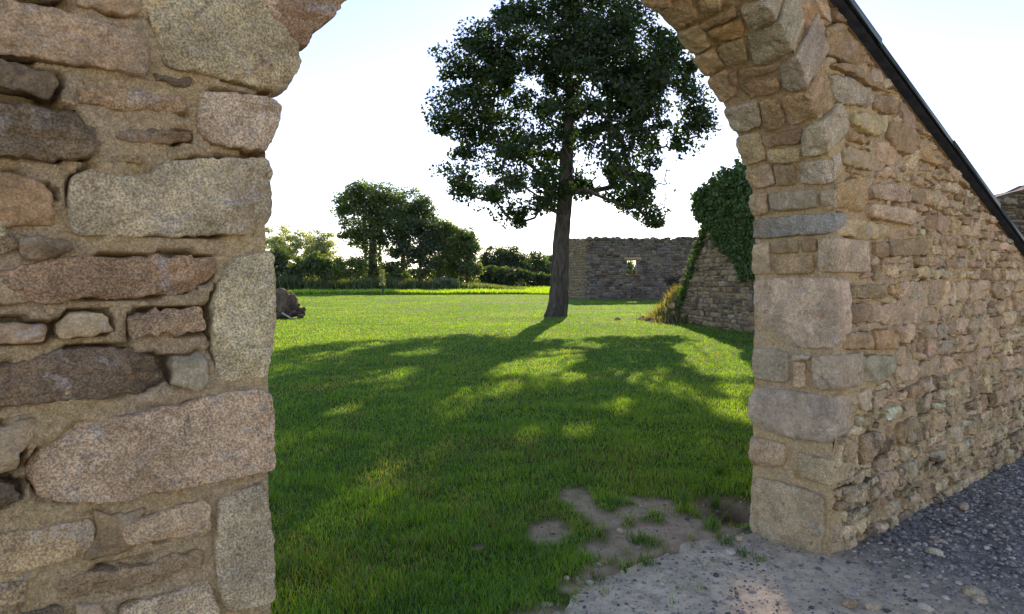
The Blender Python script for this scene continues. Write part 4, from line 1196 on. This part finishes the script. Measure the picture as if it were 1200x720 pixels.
tag(acc.build('fallen_rubble', M_FAR, mnd), kind='stuff')
m = 2600
a, b = rs.normal(.35, .5, m), rs.normal(-.1, .9, m)
z = np.array([max(mz(p_, q_), -.05) for p_, q_ in zip(a, b)])
c = np.where(rs.random((m, 1)) < .6, np.array([.14, .125, .06]), np.array([.05, .085, .022]))*rs.uniform(.7, 1.3, (m, 1))
V, Q, T, C_ = blades(mc[0]+.15+a, mc[1]+1+b, z, rs.uniform(.15, .6, m)*rs.uniform(.5, 1.2, m), rs.uniform(.02, .045, m), c, np.clip(rs.normal(.45, .25, m), 0, 1), 96)
o = mesh_obj('dry_weeds', V, [Q, T], M_GRASS, tint=C_, smooth=False); tag(o, 'yellowed weeds growing on the mound beside the ivy-covered gable', 'weeds')

# long ruined wall at the back, with its return and one window
CY = 61.
bc = (at_depth(688, 350, CY)[0], CY); be = (at_depth(850, 350, CY-1)[0], CY-1.)
bb = (at_depth(664.5, 349, CY+4.5)[0], CY+4.5)
back = empty('ruined_building', (bc[0], bc[1], 0)); tag(back, 'long roofless stone wall in shade with one small window, behind the big oak', 'ruined building')
def ragged(rs, L, h, n, amp): return [(x_, h+rs.normal(0, amp)) for x_ in np.linspace(0, L, n)]
pf = Plane(bc, be)
wx0, wy1 = pf.pix(735, 305.5); wx1, wy0 = pf.pix(745.5, 321.5)
hole = [(wx0, wy0), (wx1, wy0), (wx1, wy1), (wx0, wy1)]
h0 = pf.pix(700, 280.5)[1]; h1 = pf.pix(820, 280)[1]
top = [(u_, h0+(h1-h0)*u_/pf.L+rs.normal(0, .05)) for u_ in np.linspace(0, pf.L, 40)]
outl = [(0, -.3)]+top+[(pf.L, -.3)]
acc = Acc(); slab(acc, pf, outl, .65, hole); acc.build('mortar_core', M_FARM, back)
OB = np.array(outl)
def keep_b(P):
    if inpoly(OB, P[:, 0], P[:, 1]).sum() < len(P)-3: return None
    if ((P[:, 0] > wx0-.03) & (P[:, 0] < wx1+.03) & (P[:, 1] > wy0-.03) & (P[:, 1] < wy1+.03)).any(): return None
    return P
acc = Acc()
rubble(acc, pf.map, -.1, pf.L+.2, -.2, 6, keep_b, (.16, .3), (.25, .7), .15, 'gbdrgbgd', .10, 2, 2, .04, 41, (-.02, .07), 12, .04, .2, .06, .03)
for i in range(150):
    u_ = rs.uniform(0, pf.L); v_ = np.interp(u_, [t_[0] for t_ in top], [t_[1] for t_ in top])
    r = rs.uniform(.08, .22)*(1.5 if rs.random() < .12 else 1)
    V, T = lumps(pf.map(np.array([u_]), np.array([v_+r*.2]), np.array([rs.uniform(-.6, 0)])), np.array([r]), 5000+i, .6); acc.add(V, None, T, tint(rs.choice(list('rgd')), rs), rs.uniform(0, 50))
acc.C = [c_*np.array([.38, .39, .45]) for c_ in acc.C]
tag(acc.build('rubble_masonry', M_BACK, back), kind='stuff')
ps = Plane(bb, bc)
h2 = ps.pix(666, 279.5)[1]
top2 = [(u_, h2+(h0-h2)*u_/ps.L+rs.normal(0, .08)) for u_ in np.linspace(0, ps.L-.02, 14)]
outl2 = [(0, -.3)]+top2+[(ps.L-.02, -.3)]
acc = Acc(); slab(acc, ps, outl2, .65); acc.build('mortar_core', M_FARM, back)
OB2 = np.array(outl2); acc = Acc()
rubble(acc, ps.map, 0, ps.L, -.2, 6.4, lambda P: P if inpoly(OB2, P[:, 0], P[:, 1]).sum() >= len(P)-3 else None, (.16, .3), (.25, .7), .15, 'gmtgmg', .10, 2, 2, .04, 42, (-.02, .07), 12, .04, .2, .06, .03)
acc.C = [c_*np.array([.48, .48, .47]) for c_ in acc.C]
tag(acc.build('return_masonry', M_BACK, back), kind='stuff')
def boxpl(acc, p_, u0_, u1_, v0_, v1_, w0_, w1_, t=(.3, .3, .3)):
    V = np.array([p_.map(np.array(u_), np.array(v_), np.array(w_)) for u_ in (u0_, u1_) for v_ in (v0_, v1_) for w_ in (w0_, w1_)])
    acc.add(V, [[0, 1, 3, 2], [4, 6, 7, 5], [0, 4, 5, 1], [2, 3, 7, 6], [0, 2, 6, 4], [1, 5, 7, 3]], tint=t)
acc = Acc(); boxpl(acc, pf, wx0-.3, wx1+.45, wy1+.01, wy1+.28, -.5, .07, TINTS['r']); acc.build('window_lintel', M_FAR, back, False)
acc = Acc(); boxpl(acc, pf, wx0-.12, wx1+.3, wy0-.16, wy0-.005, -.5, .08, (.30, .10, .055)); acc.build('window_sill', M_FAR, back, False)
acc = Acc(); boxpl(acc, pf, (wx0+wx1)/2+.04, (wx0+wx1)/2+.11, wy0, wy1, -.40, -.34, (.3, .25, .2)); acc.build('window_mullion', M_FAR, back, False)
far_tree('bush', 'green bush seen through the small window of the long ruined wall', 'bush', 741, 76, [(739,316,5,6),(745,318,4,6),(737,310,2,3)], 1200, .25, G2, .06, None, seed=231)
# dark dry shrub in the corner between the walls
far_tree('shrub', 'brown withered shrub in front of the long ruined wall, beside the mound', 'shrub', 792, 52, [(791,332,9,7),(797,338,8,8)], 1500, .22, (.06, .04, .025), .06, None, seed=230)
# wall beyond the coping on the far right
pr = Plane((8.4, 13.0), (15, 13.6))
ra, rb = pr.pix(1158, 235), pr.pix(1200, 221)
sl_ = (rb[1]-ra[1])/(rb[0]-ra[0])
def rt(u_): return ra[1]+(u_-ra[0])*sl_ if u_ < rb[0]+.5 else rb[1]+.5*sl_
o3 = [(0, -.3)]+[(u_, rt(u_)+rs.normal(0, .015)) for u_ in np.linspace(0, pr.L, 24)]+[(pr.L, -.3)]
rw = empty('stone_wall', (8.4, 13., 0)); tag(rw, 'dark mossy rubble wall seen above the lower end of the green coping', 'wall')
acc = Acc(); slab(acc, pr, o3, .5); acc.build('mortar_core', M_FARM, rw)
O3 = np.array(o3); acc = Acc()
rubble(acc, pr.map, 0, pr.L, 1.4, 4.4, lambda P: P if inpoly(O3, P[:, 0], P[:, 1]).sum() >= len(P)-2 else None, (.06, .12), (.15, .4), .06, 'rddgdr', .03, 3, 2, .012, 43, (-.01, .03), 14, .02, .2, .03, .01)
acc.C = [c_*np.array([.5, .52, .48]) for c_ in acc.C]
tag(acc.build('rubble_masonry', M_FAR, rw), kind='stuff')

# ------------------------------------------------------------------ heap by the left jamb: stump, logs, a pale stick
k = NT('old_wood'); p = k.pos(False, (1, 1, .4))
M_WOOD = k.principled(k.mul(k.attr('tint').outputs['Color'], k.ramp(k.noise(p, 9, 6, .7), .3, .7, .55, 1.35)), .9, k.bump(k.noise(p, 16, 6, .7), .9, .03), .1)
HY = 29.8
hp = lambda x, y: at_depth(x, y, HY)
c0 = hp(330, 358)
b = IV3*(1+.5*fbm(IV3, 1.3, 3, 700)+.30*fbm(IV3*np.array([1, 1, .5]), 4.5, 3, 701))[:, None]*np.array([.70, .5, .72])+np.array([c0[0]-.2, HY+.3, .55])
o = mesh_obj('tree_stump', b, IT3, M_WOOD, tint=(.17, .125, .08), seed=1.); tag(o, 'big brown uprooted stump lying on the lawn beside the left jamb', 'stump')
LG = [(338,364,.75,.13,.3,'thick dark log leaning on the stump'), (346,362,.55,.11,-.5,'short dark log on top of the small heap'), (349,368,.62,.12,.15,'dark log at the front of the heap beside the stump'), (354,365,.42,.10,1.0,'stubby log at the right end of the heap'), (343,355,.35,.07,1.3,'thin upright log end sticking out of the heap'), (333,369,.7,.12,-.1,'dark log lying low against the stump'),
 (352,359,.30,.055,1.1,'thin branch stub standing up near the right end of the heap'), (347,367,.40,.075,.75,'knotty dark branch across the front of the heap'), (357,370,.28,.08,-.2,'last small dark piece at the right foot of the heap')]
for i, (x_, y_, L, r, ang, lab) in enumerate(LG):
    P = hp(x_, y_); acc = Acc(); d = np.array([math.cos(ang)*.9, .35, math.sin(ang)*.6]); d /= np.linalg.norm(d)
    P[1] = HY-.1*i+.2; P[2] = max(P[2], r*.8)
    q = [P-d*L/2, P-d*L/2+d*.01, P, P+d*L/2-d*.01, P+d*L/2]
    tube(acc, q, [.01, r, r*1.05, r*.92, .01], 14, .15, i+20)
    tag(acc.build('log', M_WOOD), lab, 'log', 'logs heaped by the stump')
    acc.C = None
    me = bpy.data.objects[-1] if False else None
acc = Acc(); tube(acc, [hp(337, 366)+[0, -.7, 0], hp(344, 370)+[0, -.75, 0], hp(351, 373.5)+[0, -.8, 0]], [.035, .04, .03], 8); o = acc.build('stick', M_WOOD)
o.data.attributes['tint'].data.foreach_set('color', np.tile(np.array([.5, .42, .34, 1], np.float32), len(o.data.vertices)))
tag(o, 'pale bare stick leaning on the front of the log heap', 'stick')
for o in bpy.data.objects:
    if o.name.startswith('log'):
        o.data.attributes['tint'].data.foreach_set('color', np.tile(np.array([.11, .08, .06, 1], np.float32), len(o.data.vertices)))
